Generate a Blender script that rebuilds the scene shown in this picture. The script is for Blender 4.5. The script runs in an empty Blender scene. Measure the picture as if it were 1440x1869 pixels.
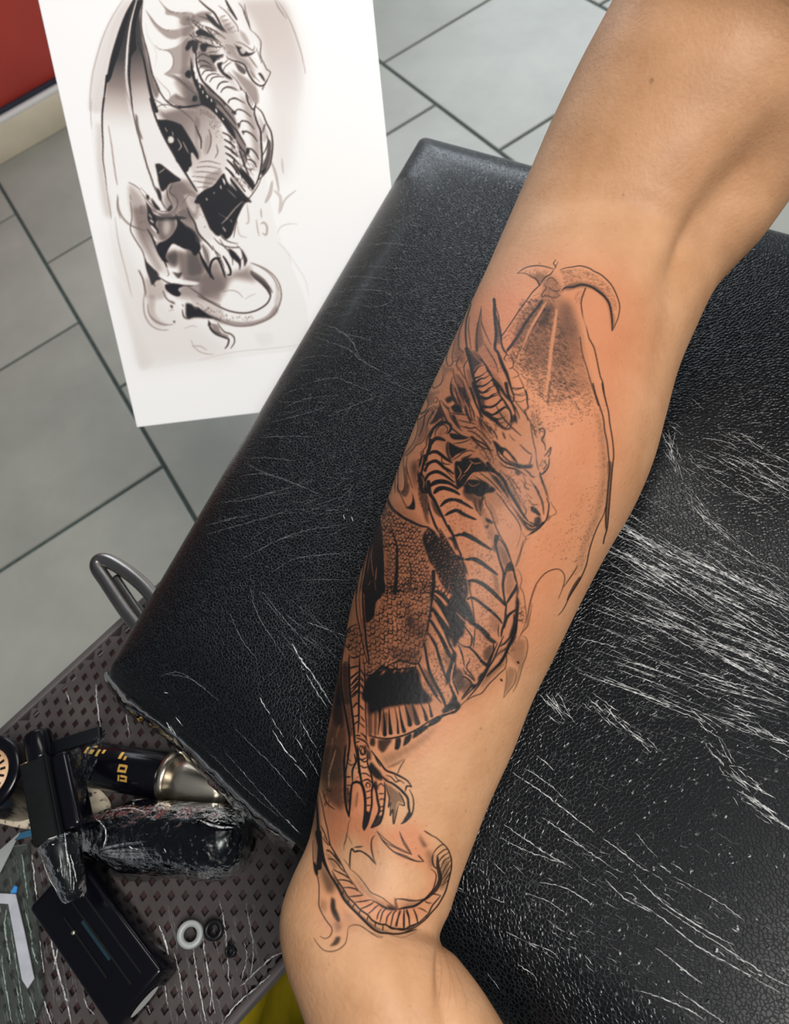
import bpy, bmesh, math, random
import numpy as np
from mathutils import Vector, Matrix
from mathutils.bvhtree import BVHTree

random.seed(7)
RNG = np.random.default_rng(11)
S = bpy.context.scene
COL = S.collection

# ------------------------------------------------------------------ camera
H = 1.04                                   # height of the phone above the floor
F = 1385.0                                 # focal length in pixels of the 1440x1869 frame
CX, CY = 720.0, 934.5
AX = np.array([.82225204, -.5576382, .11375947])     # world axes seen from the camera (right, down, forward)
AY = -np.array([.53449409, .68797613, -.49092251])
AZ = -np.array([.19549334, .4644658, .8637441])
M = np.stack([AX, AY, AZ])
CAM = np.array([0., 0., H])
cd = bpy.data.cameras.new('camera')
cam = bpy.data.objects.new('camera', cd)
COL.objects.link(cam)
cd.sensor_fit = 'VERTICAL'; cd.sensor_height = 36.0; cd.lens = F / 1869 * 36
cd.clip_start = .02; cd.clip_end = 50
right, down, fwd = M[:, 0], M[:, 1], M[:, 2]
mw = Matrix.Identity(4)
for i in range(3):
    mw[i][0] = right[i]; mw[i][1] = -down[i]; mw[i][2] = -fwd[i]; mw[i][3] = CAM[i]
cam.matrix_world = mw
cd.dof.use_dof = True; cd.dof.focus_distance = .335; cd.dof.aperture_fstop = 26.7e-3 / 1.15e-3 * .66
S.camera = cam

# ------------------------------------------------------------------ world, lights, exposure
w = bpy.data.worlds.new('room_light'); S.world = w; w.use_nodes = True
bg = w.node_tree.nodes['Background']
bg.inputs[0].default_value = (.86, .92, 1.0, 1); bg.inputs[1].default_value = .17
def area(name, loc, target, sx, sy, power, color):
    l = bpy.data.lights.new(name, 'AREA'); l.shape = 'RECTANGLE'; l.size = sx; l.size_y = sy
    l.energy = power; l.color = color
    o = bpy.data.objects.new(name, l); COL.objects.link(o); o.location = loc
    o.rotation_euler = (Vector(target) - Vector(loc)).to_track_quat('-Z', 'Y').to_euler()
    return o
area('ceiling_lamp', (1.2, .75, 2.6), (.5, .3, .6), 1.1, .5, 15, (1, .97, .93))
area('ceiling_lamp_front', (.45, -.75, 2.55), (.1, .4, .6), .8, .5, 52, (1, .97, .93))
area('window_light', (2.7, 2.9, 1.55), (.4, .4, .2), 1.7, 1.0, 34, (.84, .92, 1.0))
area('window_light_back', (.80, 2.35, 1.42), (.3, .4, .7), 1.2, 1.0, 19, (.86, .93, 1.0))
S.view_settings.view_transform = 'Standard'; S.view_settings.look = 'None'
S.view_settings.exposure = 0.0; S.view_settings.gamma = 1.0; S.view_settings.use_curve_mapping = False

# ------------------------------------------------------------------ pixel <-> world helpers
def ray(px, py):
    return M @ np.array([(px - CX) / F, (py - CY) / F, 1.0])
def at(px, py, z):
    r = ray(px, py); return CAM + r * ((z - H) / r[2])
def atd(px, py, d):
    return CAM + ray(px, py) * d
def project(P):
    c = (np.asarray(P) - CAM) @ M
    return CX + F * c[..., 0] / c[..., 2], CY + F * c[..., 1] / c[..., 2]

# ------------------------------------------------------------------ object helpers
def tag(o, label=None, cat=None, group=None, kind=None):
    if label: o['label'] = label
    if cat: o['category'] = cat
    if group: o['group'] = group
    if kind: o['kind'] = kind
    return o
def empty(name, loc, label=None, cat=None, group=None, kind=None):
    o = bpy.data.objects.new(name, None); COL.objects.link(o); o.location = Vector(loc)
    o.empty_display_size = .02
    return tag(o, label, cat, group, kind)
def link(name, me, mat=None, parent=None):
    o = bpy.data.objects.new(name, me); COL.objects.link(o)
    if mat and not me.materials: me.materials.append(mat)
    if parent is not None:
        o.parent = parent
        pw = Vector((0, 0, 0)); q = parent
        while q is not None: pw += q.location; q = q.parent
        o.location = -pw            # meshes are written in world coordinates
    return o
def mesh(name, V, Fc, mat=None, parent=None, smooth=False):
    me = bpy.data.meshes.new(name)
    me.from_pydata([tuple(map(float, v)) for v in V], [], [tuple(int(i) for i in f) for f in Fc])
    me.validate(); me.update()
    if smooth: me.polygons.foreach_set('use_smooth', [True] * len(me.polygons))
    return link(name, me, mat, parent)
def grid_mesh(name, P, mat=None, parent=None, wrap=False, smooth=True):
    """P: (rows, cols, 3) array, quads between neighbours"""
    n, m, _ = P.shape
    i = np.arange(n - 1)[:, None]; c = m if wrap else m - 1
    j = np.arange(c)[None, :]; j2 = (j + 1) % m
    q = np.stack([i * m + j, i * m + j2, (i + 1) * m + j2, (i + 1) * m + j], -1).reshape(-1, 4).astype(np.int32)
    me = bpy.data.meshes.new(name)
    me.vertices.add(n * m); me.vertices.foreach_set('co', P.reshape(-1).astype(np.float32))
    me.loops.add(q.size); me.loops.foreach_set('vertex_index', q.reshape(-1))
    me.polygons.add(len(q)); me.polygons.foreach_set('loop_start', np.arange(0, q.size, 4, dtype=np.int32))
    me.update(calc_edges=True)
    me.polygons.foreach_set('use_smooth', np.full(len(q), smooth))
    return link(name, me, mat, parent)
def bm_mesh(name, bm, mat=None, parent=None, smooth=True):
    bmesh.ops.recalc_face_normals(bm, faces=bm.faces)
    me = bpy.data.meshes.new(name); bm.to_mesh(me); bm.free()
    if smooth: me.polygons.foreach_set('use_smooth', [True] * len(me.polygons))
    return link(name, me, mat, parent)
def box_frame(name, c, ux, uy, uz, mat, parent=None, bevel=0, seg=3, smooth=True):
    """a box: centre and three half-extent vectors, edges rounded"""
    bm = bmesh.new(); vs = []
    c, ux, uy, uz = map(np.asarray, (c, ux, uy, uz))
    for a in (-1, 1):
        for b in (-1, 1):
            for d in (-1, 1): vs.append(bm.verts.new(c + a * ux + b * uy + d * uz))
    for f in ((0, 1, 3, 2), (4, 6, 7, 5), (0, 4, 5, 1), (2, 3, 7, 6), (0, 2, 6, 4), (1, 5, 7, 3)):
        bm.faces.new([vs[i] for i in f])
    if bevel: bmesh.ops.bevel(bm, geom=bm.edges[:], offset=bevel, segments=seg, affect='EDGES', profile=.5)
    o = bm_mesh(name, bm, mat, parent, smooth and bevel > 0)
    return o
def frame(axis, up=(0, 0, 1)):
    a = np.asarray(axis, float); a = a / np.linalg.norm(a)
    s = np.cross(a, up); s /= np.linalg.norm(s); u = np.cross(s, a)
    return a, s, u
def lathe(name, p0, p1, prof, mat, parent=None, n=32, wob=0, squash=1.0, seed=0):
    """turned shape along p0->p1; prof = [(t, radius)...]"""
    p0 = np.asarray(p0, float); p1 = np.asarray(p1, float); a, s, u = frame(p1 - p0, (0, 0, 1) if abs((p1 - p0)[2]) < .9 * np.linalg.norm(p1 - p0) else (1, 0, 0))
    th = np.linspace(0, 2 * math.pi, n, endpoint=False)
    rng = np.random.default_rng(seed); rows = []
    for t, r in prof:
        rr = r * (1 + wob * rng.standard_normal(n)) if wob else np.full(n, r)
        rows.append(p0 + (p1 - p0) * t + np.outer(np.cos(th) * rr, s) + np.outer(np.sin(th) * rr * squash, u))
    return grid_mesh(name, np.array(rows), mat, parent, wrap=True)
def smooth_line(P, n=6):
    """Catmull-Rom through the points"""
    P = np.asarray(P, float)
    if len(P) < 3: 
        t = np.linspace(0, 1, max(2, n))[:, None]; return P[0] * (1 - t) + P[-1] * t
    Q = np.vstack([2 * P[0] - P[1], P, 2 * P[-1] - P[-2]]); out = []
    t = np.linspace(0, 1, n, endpoint=False)[:, None]
    for i in range(1, len(Q) - 2):
        a, b, c, d = Q[i - 1], Q[i], Q[i + 1], Q[i + 2]
        out.append(.5 * (2 * b + (c - a) * t + (2 * a - 5 * b + 4 * c - d) * t ** 2 + (3 * b - a - 3 * c + d) * t ** 3))
    out.append(P[-1:]); return np.vstack(out)
def tube(name, P, r, mat, parent=None, n=14, closed=True, taper=None):
    P = np.asarray(P, float); m = len(P)
    T = np.gradient(P, axis=0); T /= np.linalg.norm(T, axis=1)[:, None]
    u = np.cross(T[0], (0, 0, 1)); u = u / np.linalg.norm(u) if np.linalg.norm(u) > 1e-3 else np.array([1., 0, 0])
    th = np.linspace(0, 2 * math.pi, n, endpoint=False); rows = []
    for i in range(m):
        u = u - T[i] * (u @ T[i]); u /= np.linalg.norm(u); v = np.cross(T[i], u)
        rr = r if taper is None else r * taper[i]
        rows.append(P[i] + rr * (np.outer(np.cos(th), u) + np.outer(np.sin(th), v)))
    if closed:
        rows = [np.repeat(P[:1], n, 0)] + rows + [np.repeat(P[-1:], n, 0)]
    return grid_mesh(name, np.array(rows), mat, parent, wrap=True)

# ------------------------------------------------------------------ materials
def mat(name):
    m = bpy.data.materials.new(name); m.use_nodes = True
    nt = m.node_tree; b = nt.nodes['Principled BSDF']
    return m, nt, b
def N(nt, t, **kw):
    n = nt.nodes.new(t)
    for k, v in kw.items():
        if k.startswith('i_'):
            n.inputs[k[2:].replace('_', ' ')].default_value = v
        else: setattr(n, k, v)
    return n
def plain(name, col, rough=.5, metal=0, noise=0, scale=40, bump=0, coat=0, **kw):
    m, nt, b = mat(name)
    b.inputs['Base Color'].default_value = (*col, 1); b.inputs['Roughness'].default_value = rough
    b.inputs['Metallic'].default_value = metal; b.inputs['Coat Weight'].default_value = coat
    b.inputs['Coat Roughness'].default_value = .08
    for k, v in kw.items(): b.inputs[k].default_value = v
    tc = N(nt, 'ShaderNodeTexCoord')
    nz = N(nt, 'ShaderNodeTexNoise'); nz.inputs['Scale'].default_value = scale; nz.inputs['Detail'].default_value = 5
    nt.links.new(tc.outputs['Object'], nz.inputs['Vector'])
    if noise:
        r = N(nt, 'ShaderNodeValToRGB')
        r.color_ramp.elements[0].color = (*[c * (1 - noise) for c in col], 1); r.color_ramp.elements[0].position = .3
        r.color_ramp.elements[1].color = (*[min(1, c * (1 + noise)) for c in col], 1); r.color_ramp.elements[1].position = .7
        nt.links.new(nz.outputs['Fac'], r.inputs['Fac']); nt.links.new(r.outputs['Color'], b.inputs['Base Color'])
    if bump:
        bp = N(nt, 'ShaderNodeBump'); bp.inputs['Strength'].default_value = bump; bp.inputs['Distance'].default_value = .002
        nt.links.new(nz.outputs['Fac'], bp.inputs['Height']); nt.links.new(bp.outputs['Normal'], b.inputs['Normal'])
    return m
def film(name, tint=(1, 1, 1), gloss=.22, rough=.12, scale=120, bump=.5, stretch=(1, 1, 1), milk=0.0, ior=1.22):
    """thin clear plastic: mostly see-through, with a glossy wrinkled surface"""
    m = bpy.data.materials.new(name); m.use_nodes = True; nt = m.node_tree; nt.nodes.clear()
    out = N(nt, 'ShaderNodeOutputMaterial'); tr = N(nt, 'ShaderNodeBsdfTransparent'); gl = N(nt, 'ShaderNodeBsdfGlossy')
    tr.inputs['Color'].default_value = (*tint, 1); gl.inputs['Roughness'].default_value = rough
    tc = N(nt, 'ShaderNodeTexCoord'); mp = N(nt, 'ShaderNodeMapping'); mp.inputs['Scale'].default_value = stretch
    nz = N(nt, 'ShaderNodeTexNoise'); nz.inputs['Scale'].default_value = scale; nz.inputs['Detail'].default_value = 4
    bp = N(nt, 'ShaderNodeBump'); bp.inputs['Strength'].default_value = bump; bp.inputs['Distance'].default_value = .004
    fr = N(nt, 'ShaderNodeFresnel'); fr.inputs['IOR'].default_value = ior
    ad = N(nt, 'ShaderNodeMath', operation='ADD', use_clamp=True); ad.inputs[1].default_value = gloss
    mx = N(nt, 'ShaderNodeMixShader')
    L = nt.links.new
    L(tc.outputs['Object'], mp.inputs['Vector']); L(mp.outputs['Vector'], nz.inputs['Vector']); L(nz.outputs['Fac'], bp.inputs['Height'])
    L(bp.outputs['Normal'], gl.inputs['Normal']); L(bp.outputs['Normal'], fr.inputs['Normal'])
    L(fr.outputs['Fac'], ad.inputs[0]); L(ad.outputs[0], mx.inputs['Fac']); L(tr.outputs[0], mx.inputs[1])
    if milk:
        df = N(nt, 'ShaderNodeBsdfDiffuse'); df.inputs['Color'].default_value = (.8, .8, .78, 1)
        m2 = N(nt, 'ShaderNodeMixShader'); m2.inputs['Fac'].default_value = milk
        L(gl.outputs[0], m2.inputs[1]); L(df.outputs[0], m2.inputs[2]); L(m2.outputs[0], mx.inputs[2])
    else: L(gl.outputs[0], mx.inputs[2])
    L(mx.outputs[0], out.inputs['Surface'])
    return m

# ================================================================== the room
def tile_mat():
    m, nt, b = mat('floor_tile_glaze'); L = nt.links.new
    tc = N(nt, 'ShaderNodeTexCoord'); oi = N(nt, 'ShaderNodeObjectInfo')
    nz = N(nt, 'ShaderNodeTexNoise'); nz.inputs['Scale'].default_value = 6; nz.inputs['Detail'].default_value = 6; nz.inputs['Roughness'].default_value = .6
    r = N(nt, 'ShaderNodeValToRGB'); e = r.color_ramp.elements
    e[0].position = .3; e[0].color = (.27, .272, .242, 1); e[1].position = .75; e[1].color = (.35, .35, .31, 1)
    hs = N(nt, 'ShaderNodeHueSaturation'); mr = N(nt, 'ShaderNodeMapRange')
    mr.inputs['To Min'].default_value = .94; mr.inputs['To Max'].default_value = 1.06
    L(tc.outputs['Object'], nz.inputs['Vector']); L(nz.outputs['Fac'], r.inputs['Fac']); L(r.outputs['Color'], hs.inputs['Color'])
    L(oi.outputs['Random'], mr.inputs['Value']); L(mr.outputs['Result'], hs.inputs['Value']); L(hs.outputs['Color'], b.inputs['Base Color'])
    n2 = N(nt, 'ShaderNodeTexNoise'); n2.inputs['Scale'].default_value = 60; L(tc.outputs['Object'], n2.inputs['Vector'])
    bp = N(nt, 'ShaderNodeBump'); bp.inputs['Strength'].default_value = .12; bp.inputs['Distance'].default_value = .002
    L(n2.outputs['Fac'], bp.inputs['Height']); L(bp.outputs['Normal'], b.inputs['Normal'])
    b.inputs['Roughness'].default_value = .38
    return m
MT_TILE = tile_mat()
MT_GROUT = plain('grout', (.045, .065, .06), .9, noise=.3, scale=80, bump=.3)
T = .4505; X0 = -.1373; Y0 = .933; G = .0040; YW = 2.06
floor = mesh('floor', [(-2.6, -1.3, -.004), (3.4, -1.3, -.004), (3.4, 4.2, -.004), (-2.6, 4.2, -.004)], [(0, 1, 2, 3)], MT_GROUT)
tag(floor, kind='structure')
def tile_mesh(wx, wy):
    bm = bmesh.new(); bmesh.ops.create_cube(bm, size=1)
    for v in bm.verts: v.co = (v.co.x * wx, v.co.y * wy, v.co.z * .008 - .004)
    top = [e for e in bm.edges if all(v.co.z > -.001 for v in e.verts)]
    bmesh.ops.bevel(bm, geom=top, offset=.0015, segments=1, affect='EDGES')
    me = bpy.data.meshes.new('tile'); bm.to_mesh(me); bm.free(); me.materials.append(MT_TILE); return me
tm = tile_mesh(T - 2 * G, T - 2 * G)
for k in range(-5, 8):
    off = 0 if k % 2 else .2252
    for j in range(-5, 8):
        cx, cy = X0 + T * (k + .5), Y0 + off + T * (j + .5)
        if not (-2.5 < cx < 3.3 and -1.2 < cy < 4.1): continue
        if cy + T / 2 > YW and cx - T / 2 < .3:
            y0, y1 = cy - T / 2, YW - .012
            if y1 - y0 < .03: continue
            o = bpy.data.objects.new('tile', tile_mesh(T - 2 * G, y1 - y0 - 2 * G)); cy = (y0 + y1) / 2
        else: o = bpy.data.objects.new('tile', tm)
        COL.objects.link(o); o.location = (cx, cy, 0); o.parent = floor
# red wall with its skirting, only its foot is in view
MT_RED = plain('red_paint', (.44, .045, .030), .45, noise=.06, scale=9, bump=.05)
MT_CREAM = plain('cream_skirting', (.62, .55, .42), .4, noise=.08, scale=14)
MT_STRIP = plain('white_strip', (.75, .73, .72), .4, noise=.03)
MT_DARKLINE = plain('joint_black', (.012, .014, .03), .6, noise=.2)  # near-black joint between white strip and red panel
zb = lambda px, py: (lambda r: H + r[2] * (YW / r[1]))(ray(px, py))
h1, h2, h3 = zb(0, 223), zb(0, 212), zb(0, 201)
wl = box_frame('wall_back', (-1.2, YW + .07, 1.3), (1.45, 0, 0), (0, .05, 0), (0, 0, 1.3), plain('grey_wall_paint', (.16, .165, .17), .7, noise=.08, scale=6), bevel=.004, seg=1); tag(wl, kind='structure')
box_frame('red_panel', (-1.2, YW + .066, .3), (1.45, 0, 0), (0, .056, 0), (0, 0, .3), MT_RED, parent=wl, bevel=.004, seg=1)
o = box_frame('baseboard_back', (-1.2, YW + .002, h1 / 2), (1.45, 0, 0), (0, .014, 0), (0, 0, h1 / 2), MT_CREAM, bevel=.002, seg=2); tag(o, kind='structure')
box_frame('cap_strip', (-1.2, YW + .004, (h1 + h2) / 2), (1.45, 0, 0), (0, .016, 0), (0, 0, (h2 - h1) / 2), MT_STRIP, parent=o, bevel=.002, seg=2)
box_frame('dark_joint', (-1.2, YW + .006, (h2 + h3) / 2), (1.45, 0, 0), (0, .0055, 0), (0, 0, (h3 - h2) / 2), MT_DARKLINE, parent=o, bevel=.001, seg=1)

# ================================================================== leather armrest
PADZ = .70; PADH = .058
def leather_mat():
    m, nt, b = mat('black_leather'); L = nt.links.new
    tc = N(nt, 'ShaderNodeTexCoord')
    wn = N(nt, 'ShaderNodeTexNoise'); wn.inputs['Scale'].default_value = 260; wn.inputs['Detail'].default_value = 2
    vm = N(nt, 'ShaderNodeVectorMath', operation='SCALE'); vm.inputs['Scale'].default_value = .0011
    va = N(nt, 'ShaderNodeVectorMath', operation='ADD')
    L(tc.outputs['Object'], wn.inputs['Vector']); L(wn.outputs['Color'], vm.inputs[0]); L(vm.outputs[0], va.inputs[0]); L(tc.outputs['Object'], va.inputs[1])
    vo = N(nt, 'ShaderNodeTexVoronoi', feature='DISTANCE_TO_EDGE'); vo.inputs['Scale'].default_value = 620; vo.inputs['Randomness'].default_value = .9
    L(va.outputs[0], vo.inputs['Vector'])
    rp = N(nt, 'ShaderNodeValToRGB'); e = rp.color_ramp.elements; e[0].position = .015; e[0].color = (1, 1, 1, 1); e[1].position = .13; e[1].color = (0, 0, 0, 1)
    L(vo.outputs['Distance'], rp.inputs['Fac'])
    cr = N(nt, 'ShaderNodeMix', data_type='RGBA'); cr.inputs[6].default_value = (.0014, .0018, .0028, 1); cr.inputs[7].default_value = (.010, .0125, .014, 1)  # paler net: film sheen on the grain, put into the colour
    L(rp.outputs['Color'], cr.inputs[0]); L(cr.outputs[2], b.inputs['Base Color'])
    big = N(nt, 'ShaderNodeTexNoise'); big.inputs['Scale'].default_value = 14; L(tc.outputs['Object'], big.inputs['Vector'])
    mr = N(nt, 'ShaderNodeMapRange'); mr.inputs['To Min'].default_value = .26; mr.inputs['To Max'].default_value = .42
    L(big.outputs['Fac'], mr.inputs['Value']); L(mr.outputs['Result'], b.inputs['Roughness'])
    bp = N(nt, 'ShaderNodeBump'); bp.inputs['Strength'].default_value = .36; bp.inputs['Distance'].default_value = .0004
    L(rp.outputs['Color'], bp.inputs['Height']); L(bp.outputs['Normal'], b.inputs['Normal'])
    b.inputs['Specular IOR Level'].default_value = .12
    b.inputs['Coat Weight'].default_value = .38; b.inputs['Coat Roughness'].default_value = .18; b.inputs['Coat IOR'].default_value = 1.4
    L(bp.outputs['Normal'], b.inputs['Coat Normal'])
    return m
MT_LEATHER = leather_mat()
A0 = at(200, 1240, PADZ - .027)[:2]; A1 = at(768, 258, PADZ - .024)[:2]
d_top = at(1440, 440, PADZ - .024)[:2] - A1; d_top /= np.linalg.norm(d_top)
d_bot = at(920, 1880, PADZ - .024)[:2] - A0; d_bot /= np.linalg.norm(d_bot)
A2 = A1 + d_top * .40; A3 = A0 + d_bot * .40
rest = empty('armrest', (*((A0 + A1 + A2 + A3) / 4), 0), 'black leather armrest wrapped in clear film under the tattooed arm', 'armrest')
# rounded slab: plan outline with small corner radii, side profile a quarter round above and below
def outline(inset):
    Q = [np.array(p) for p in (A0, A1, A2, A3)]; cc = sum(Q) / 4; out = []
    for k in range(4):
        p, a, b = Q[k], Q[k - 1], Q[(k + 1) % 4]
        da, db = (a - p) / np.linalg.norm(a - p), (b - p) / np.linalg.norm(b - p)
        p = p + (da + db) * inset; r = .006
        for t in np.linspace(0, 1, 7): out.append((1 - t) ** 2 * (p + da * r) + 2 * t * (1 - t) * p + t * t * (p + db * r))
    full = []
    for k in range(len(out)):
        a, b = out[k], out[(k + 1) % len(out)]; m = 24 if np.linalg.norm(b - a) > .05 else 1
        for t in range(m): full.append(a + (b - a) * t / m)
    return np.array(full)
RB = .020; rows = []
for t in np.linspace(0, math.pi / 2, 9): rows.append((RB * (1 - math.sin(t)), PADZ - PADH + RB * (1 - math.cos(t))))
for t in np.linspace(0, math.pi / 2, 17): rows.append((.052 * (1 - math.cos(t)), PADZ - .026 + .026 * math.sin(t)))
rows = [(i_, z_) for i_, z_ in rows]
bm = bmesh.new(); rings = []
for i_, z_ in rows: rings.append([bm.verts.new((*p, z_)) for p in outline(i_)])
nr_ = len(rings[0])
for a in range(len(rings) - 1):
    for k in range(nr_): bm.faces.new((rings[a][k], rings[a][(k + 1) % nr_], rings[a + 1][(k + 1) % nr_], rings[a + 1][k]))
bm.faces.new(rings[0][::-1]); bm.faces.new(rings[-1])
pad = bm_mesh('pad', bm, MT_LEATHER, rest)
me = pad.data
PAD_BVH = BVHTree.FromPolygons([v.co.copy() for v in me.vertices], [tuple(p.vertices) for p in me.polygons])
def on_pad(px, py, lift=.0003):
    r = Vector(ray(px, py)).normalized()
    h = PAD_BVH.ray_cast(Vector(CAM), r)
    if h[0] is None: return None, None
    n = h[1] if h[1].z > -.2 else -h[1]
    return np.array(h[0] + n * lift), np.array(n)
MT_STEEL = plain('brushed_steel', (.26, .245, .235), .3, metal=1, noise=.15, scale=30)
MT_DARKSTEEL = plain('dark_steel', (.05, .06, .065), .3, metal=.6, noise=.2)
mount = box_frame('mount_plate', (*((A0 + A1 + A2 + A3) / 4), PADZ - PADH - .006), (.09, .03, 0), (-.03, .09, 0), (0, 0, .006), MT_DARKSTEEL, rest, bevel=.003)
cen = (A0 + A1 + A2 + A3) / 4
lathe('post', (*cen, .02), (*cen, PADZ - PADH - .01), [(0, 0), (0, .022), (.5, .022), (.5, .017), (1, .017), (1, 0)], MT_STEEL, rest)
lathe('base_plate', (*cen, .001), (*cen, .024), [(0, 0), (0, .17), (.4, .17), (.8, .15), (1, .03), (1, 0)], MT_DARKSTEEL, rest, n=48)
# bent steel handle sticking out from under the pad
ZH = PADZ - .052
hp = [at(x, y, ZH) for x, y in ((300, 1220), (262, 1158), (228, 1112), (196, 1064), (178, 1036), (183, 1023), (204, 1027), (240, 1050), (272, 1080), (310, 1130), (345, 1185))]
tube('handle_tube', smooth_line(hp, 8), .0046, MT_STEEL, rest, n=18)
hp2 = [at(x, y, ZH - .001) for x, y in ((300, 1195), (270, 1140), (240, 1095), (212, 1053))]
tube('inner_rod', smooth_line(hp2, 8), .0022, MT_STEEL, rest, n=12)
q = [at(x, y, ZH - .004) for x, y in ((203, 1050), (330, 1180), (300, 1215), (192, 1060))]
bm = bmesh.new(); a = [bm.verts.new(p) for p in q]; b_ = [bm.verts.new(p - np.array([0, 0, .003])) for p in q]
bm.faces.new(a); bm.faces.new(b_[::-1])
for i in range(4): bm.faces.new((a[i], b_[i], b_[(i + 1) % 4], a[(i + 1) % 4]))
bm_mesh('handle_web', bm, plain('slate_plastic', (.05, .075, .085), .35, noise=.15), rest, smooth=False)

# creases in the clear film stretched over the pad: low ridges coloured whitish to stand for glints
def crease_glint_mat(name, col, rough, mixv):
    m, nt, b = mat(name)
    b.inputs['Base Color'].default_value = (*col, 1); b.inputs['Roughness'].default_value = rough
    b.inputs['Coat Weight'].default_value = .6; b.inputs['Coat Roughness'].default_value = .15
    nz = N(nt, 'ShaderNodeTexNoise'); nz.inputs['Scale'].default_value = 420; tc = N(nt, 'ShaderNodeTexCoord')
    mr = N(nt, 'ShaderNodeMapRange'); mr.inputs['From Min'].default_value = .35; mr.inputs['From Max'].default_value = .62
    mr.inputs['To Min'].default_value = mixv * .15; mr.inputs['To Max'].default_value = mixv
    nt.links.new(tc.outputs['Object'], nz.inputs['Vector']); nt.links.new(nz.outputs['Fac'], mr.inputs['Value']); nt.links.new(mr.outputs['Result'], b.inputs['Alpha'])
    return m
MT_GLINT = crease_glint_mat('film_crease_glint', (.80, .81, .80), .25, .8)
MT_GLINT_FAINT = crease_glint_mat('film_crease_glint_faint', (.42, .44, .46), .3, .34)
def creases(name, lines, material, surf=on_pad, parent=None, wav=.55):
    """lines: list of (width in px at the pad, [(px,py),...])"""
    V, Fc = [], []
    for wpx, pts in lines:
        L_ = smooth_line(pts, 5 if len(pts) > 4 else 9); ln_ = np.linalg.norm(np.diff(L_, axis=0), axis=1).sum(); m_n = int(min(60, max(4, ln_ / 4)))
        L_ = np.stack([np.interp(np.linspace(0, len(L_) - 1, m_n), np.arange(len(L_)), L_[:, k]) for k in (0, 1)], 1) + RNG.normal(0, wav, (m_n, 2)); hits = [surf(*p) for p in L_]; hits = [h for h in hits if h[0] is not None]
        if len(hits) < 3: continue
        P = np.array([h[0] for h in hits]); Nn = np.array([h[1] for h in hits])
        Tn = np.gradient(P, axis=0); Tn /= np.linalg.norm(Tn, axis=1)[:, None] + 1e-12
        Sd = np.cross(Tn, Nn); k = len(P); ww = wpx * .00027 * np.sin(np.linspace(.12, math.pi - .12, k)) ** .6
        b0 = len(V)
        for i in range(k):
            V += [P[i] - Sd[i] * ww[i] / 2, P[i] + Nn[i] * ww[i] * .45, P[i] + Sd[i] * ww[i] / 2]
            if i:
                o_ = b0 + 3 * i
                Fc += [(o_ - 3, o_ - 2, o_ + 1, o_), (o_ - 2, o_ - 1, o_ + 2, o_ + 1)]
    o = mesh(name, V, Fc, material, parent or rest, smooth=False); tag(o, kind='stuff'); return o
def fan(n, x0, y0, x1, y1, spread, length, ang, jit, wmin=.7, wmax=2, curve=0):
    """n streaks scattered about the line (x0,y0)-(x1,y1), running at ang degrees"""
    out = []
    for i in range(n):
        t = RNG.random(); g = RNG.normal(0, 1)
        a = math.radians(ang + RNG.normal(0, jit)); l = length * RNG.uniform(.3, 1.2)
        nx, ny = -(y1 - y0), x1 - x0; nl = math.hypot(nx, ny)
        cx = x0 + (x1 - x0) * t + nx / nl * g * spread; cy = y0 + (y1 - y0) * t + ny / nl * g * spread
        dx, dy = math.cos(a) * l / 2, math.sin(a) * l / 2; c = RNG.normal(curve, 1.5)
        out.append((RNG.uniform(wmin, wmax), [(cx - dx, cy - dy), (cx - dy * c / max(l, 1) * .4 + RNG.normal(0, .8), cy + dx * c / max(l, 1) * .4 + RNG.normal(0, .8)), (cx + dx, cy + dy)]))
    return out
B = []
# bright bundles on the right half
B += fan(46, 1150, 970, 1440, 1110, 12, 120, 27, 4, .6, 2.0)
B += fan(40, 1150, 1010, 1440, 1190, 12, 110, 30, 4, .6, 1.9)
B += fan(46, 1130, 1060, 1440, 1250, 16, 100, 27, 4, .6, 1.9)
B += fan(30, 1100, 1110, 1440, 1210, 14, 110, 20, 4, .6, 1.7)
B += fan(26, 1280, 1010, 1440, 1060, 18, 90, 30, 6, .5, 1.5)
B += fan(34, 1330, 800, 1440, 890, 20, 60, 28, 8, .5, 1.3)
B += fan(20, 1280, 830, 1440, 880, 26, 60, 24, 8, .5, 1.2)
B += fan(20, 1215, 790, 1235, 860, 5, 40, 72, 14, .5, 1.2)
B += fan(16, 1235, 880, 1330, 990, 10, 60, 48, 10, .5, 1.2)
B += fan(22, 1080, 1180, 1440, 1300, 12, 110, 18, 4, .5, 1.4)
B += fan(12, 1110, 1245, 1440, 1365, 4, 150, 21, 2, .7, 1.6)
B += fan(16, 995, 1275, 1040, 1305, 9, 40, 48, 10, .6, 1.4)
B += fan(26, 1080, 1280, 1195, 1370, 9, 40, 38, 9, .6, 1.5)
B += fan(16, 1270, 1300, 1340, 1430, 9, 46, 44, 9, .6, 1.5)
B += fan(24, 1330, 1410, 1380, 1460, 12, 36, 42, 12, .6, 1.4)
B += fan(18, 1370, 1455, 1440, 1510, 8, 50, 34, 6, .6, 1.6)
B += fan(16, 1330, 1300, 1440, 1360, 12, 70, 24, 8, .5, 1.4)
B += fan(70, 1120, 960, 1440, 1150, 34, 70, 28, 6, .4, 1.1)
B += fan(60, 1080, 1120, 1440, 1280, 34, 70, 22, 6, .4, 1.0)
B += fan(40, 1230, 780, 1440, 900, 36, 36, 28, 12, .4, .9)
def S_(w_, *p): B.append((w_, list(zip(p[0::2], p[1::2]))))
S_(1.8, 935, 1410, 980, 1440, 1040, 1485, 1085, 1520); S_(1.4, 958, 1402, 1000, 1430, 1035, 1462); S_(1.6, 980, 1380, 1000, 1395, 1012, 1408)
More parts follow.
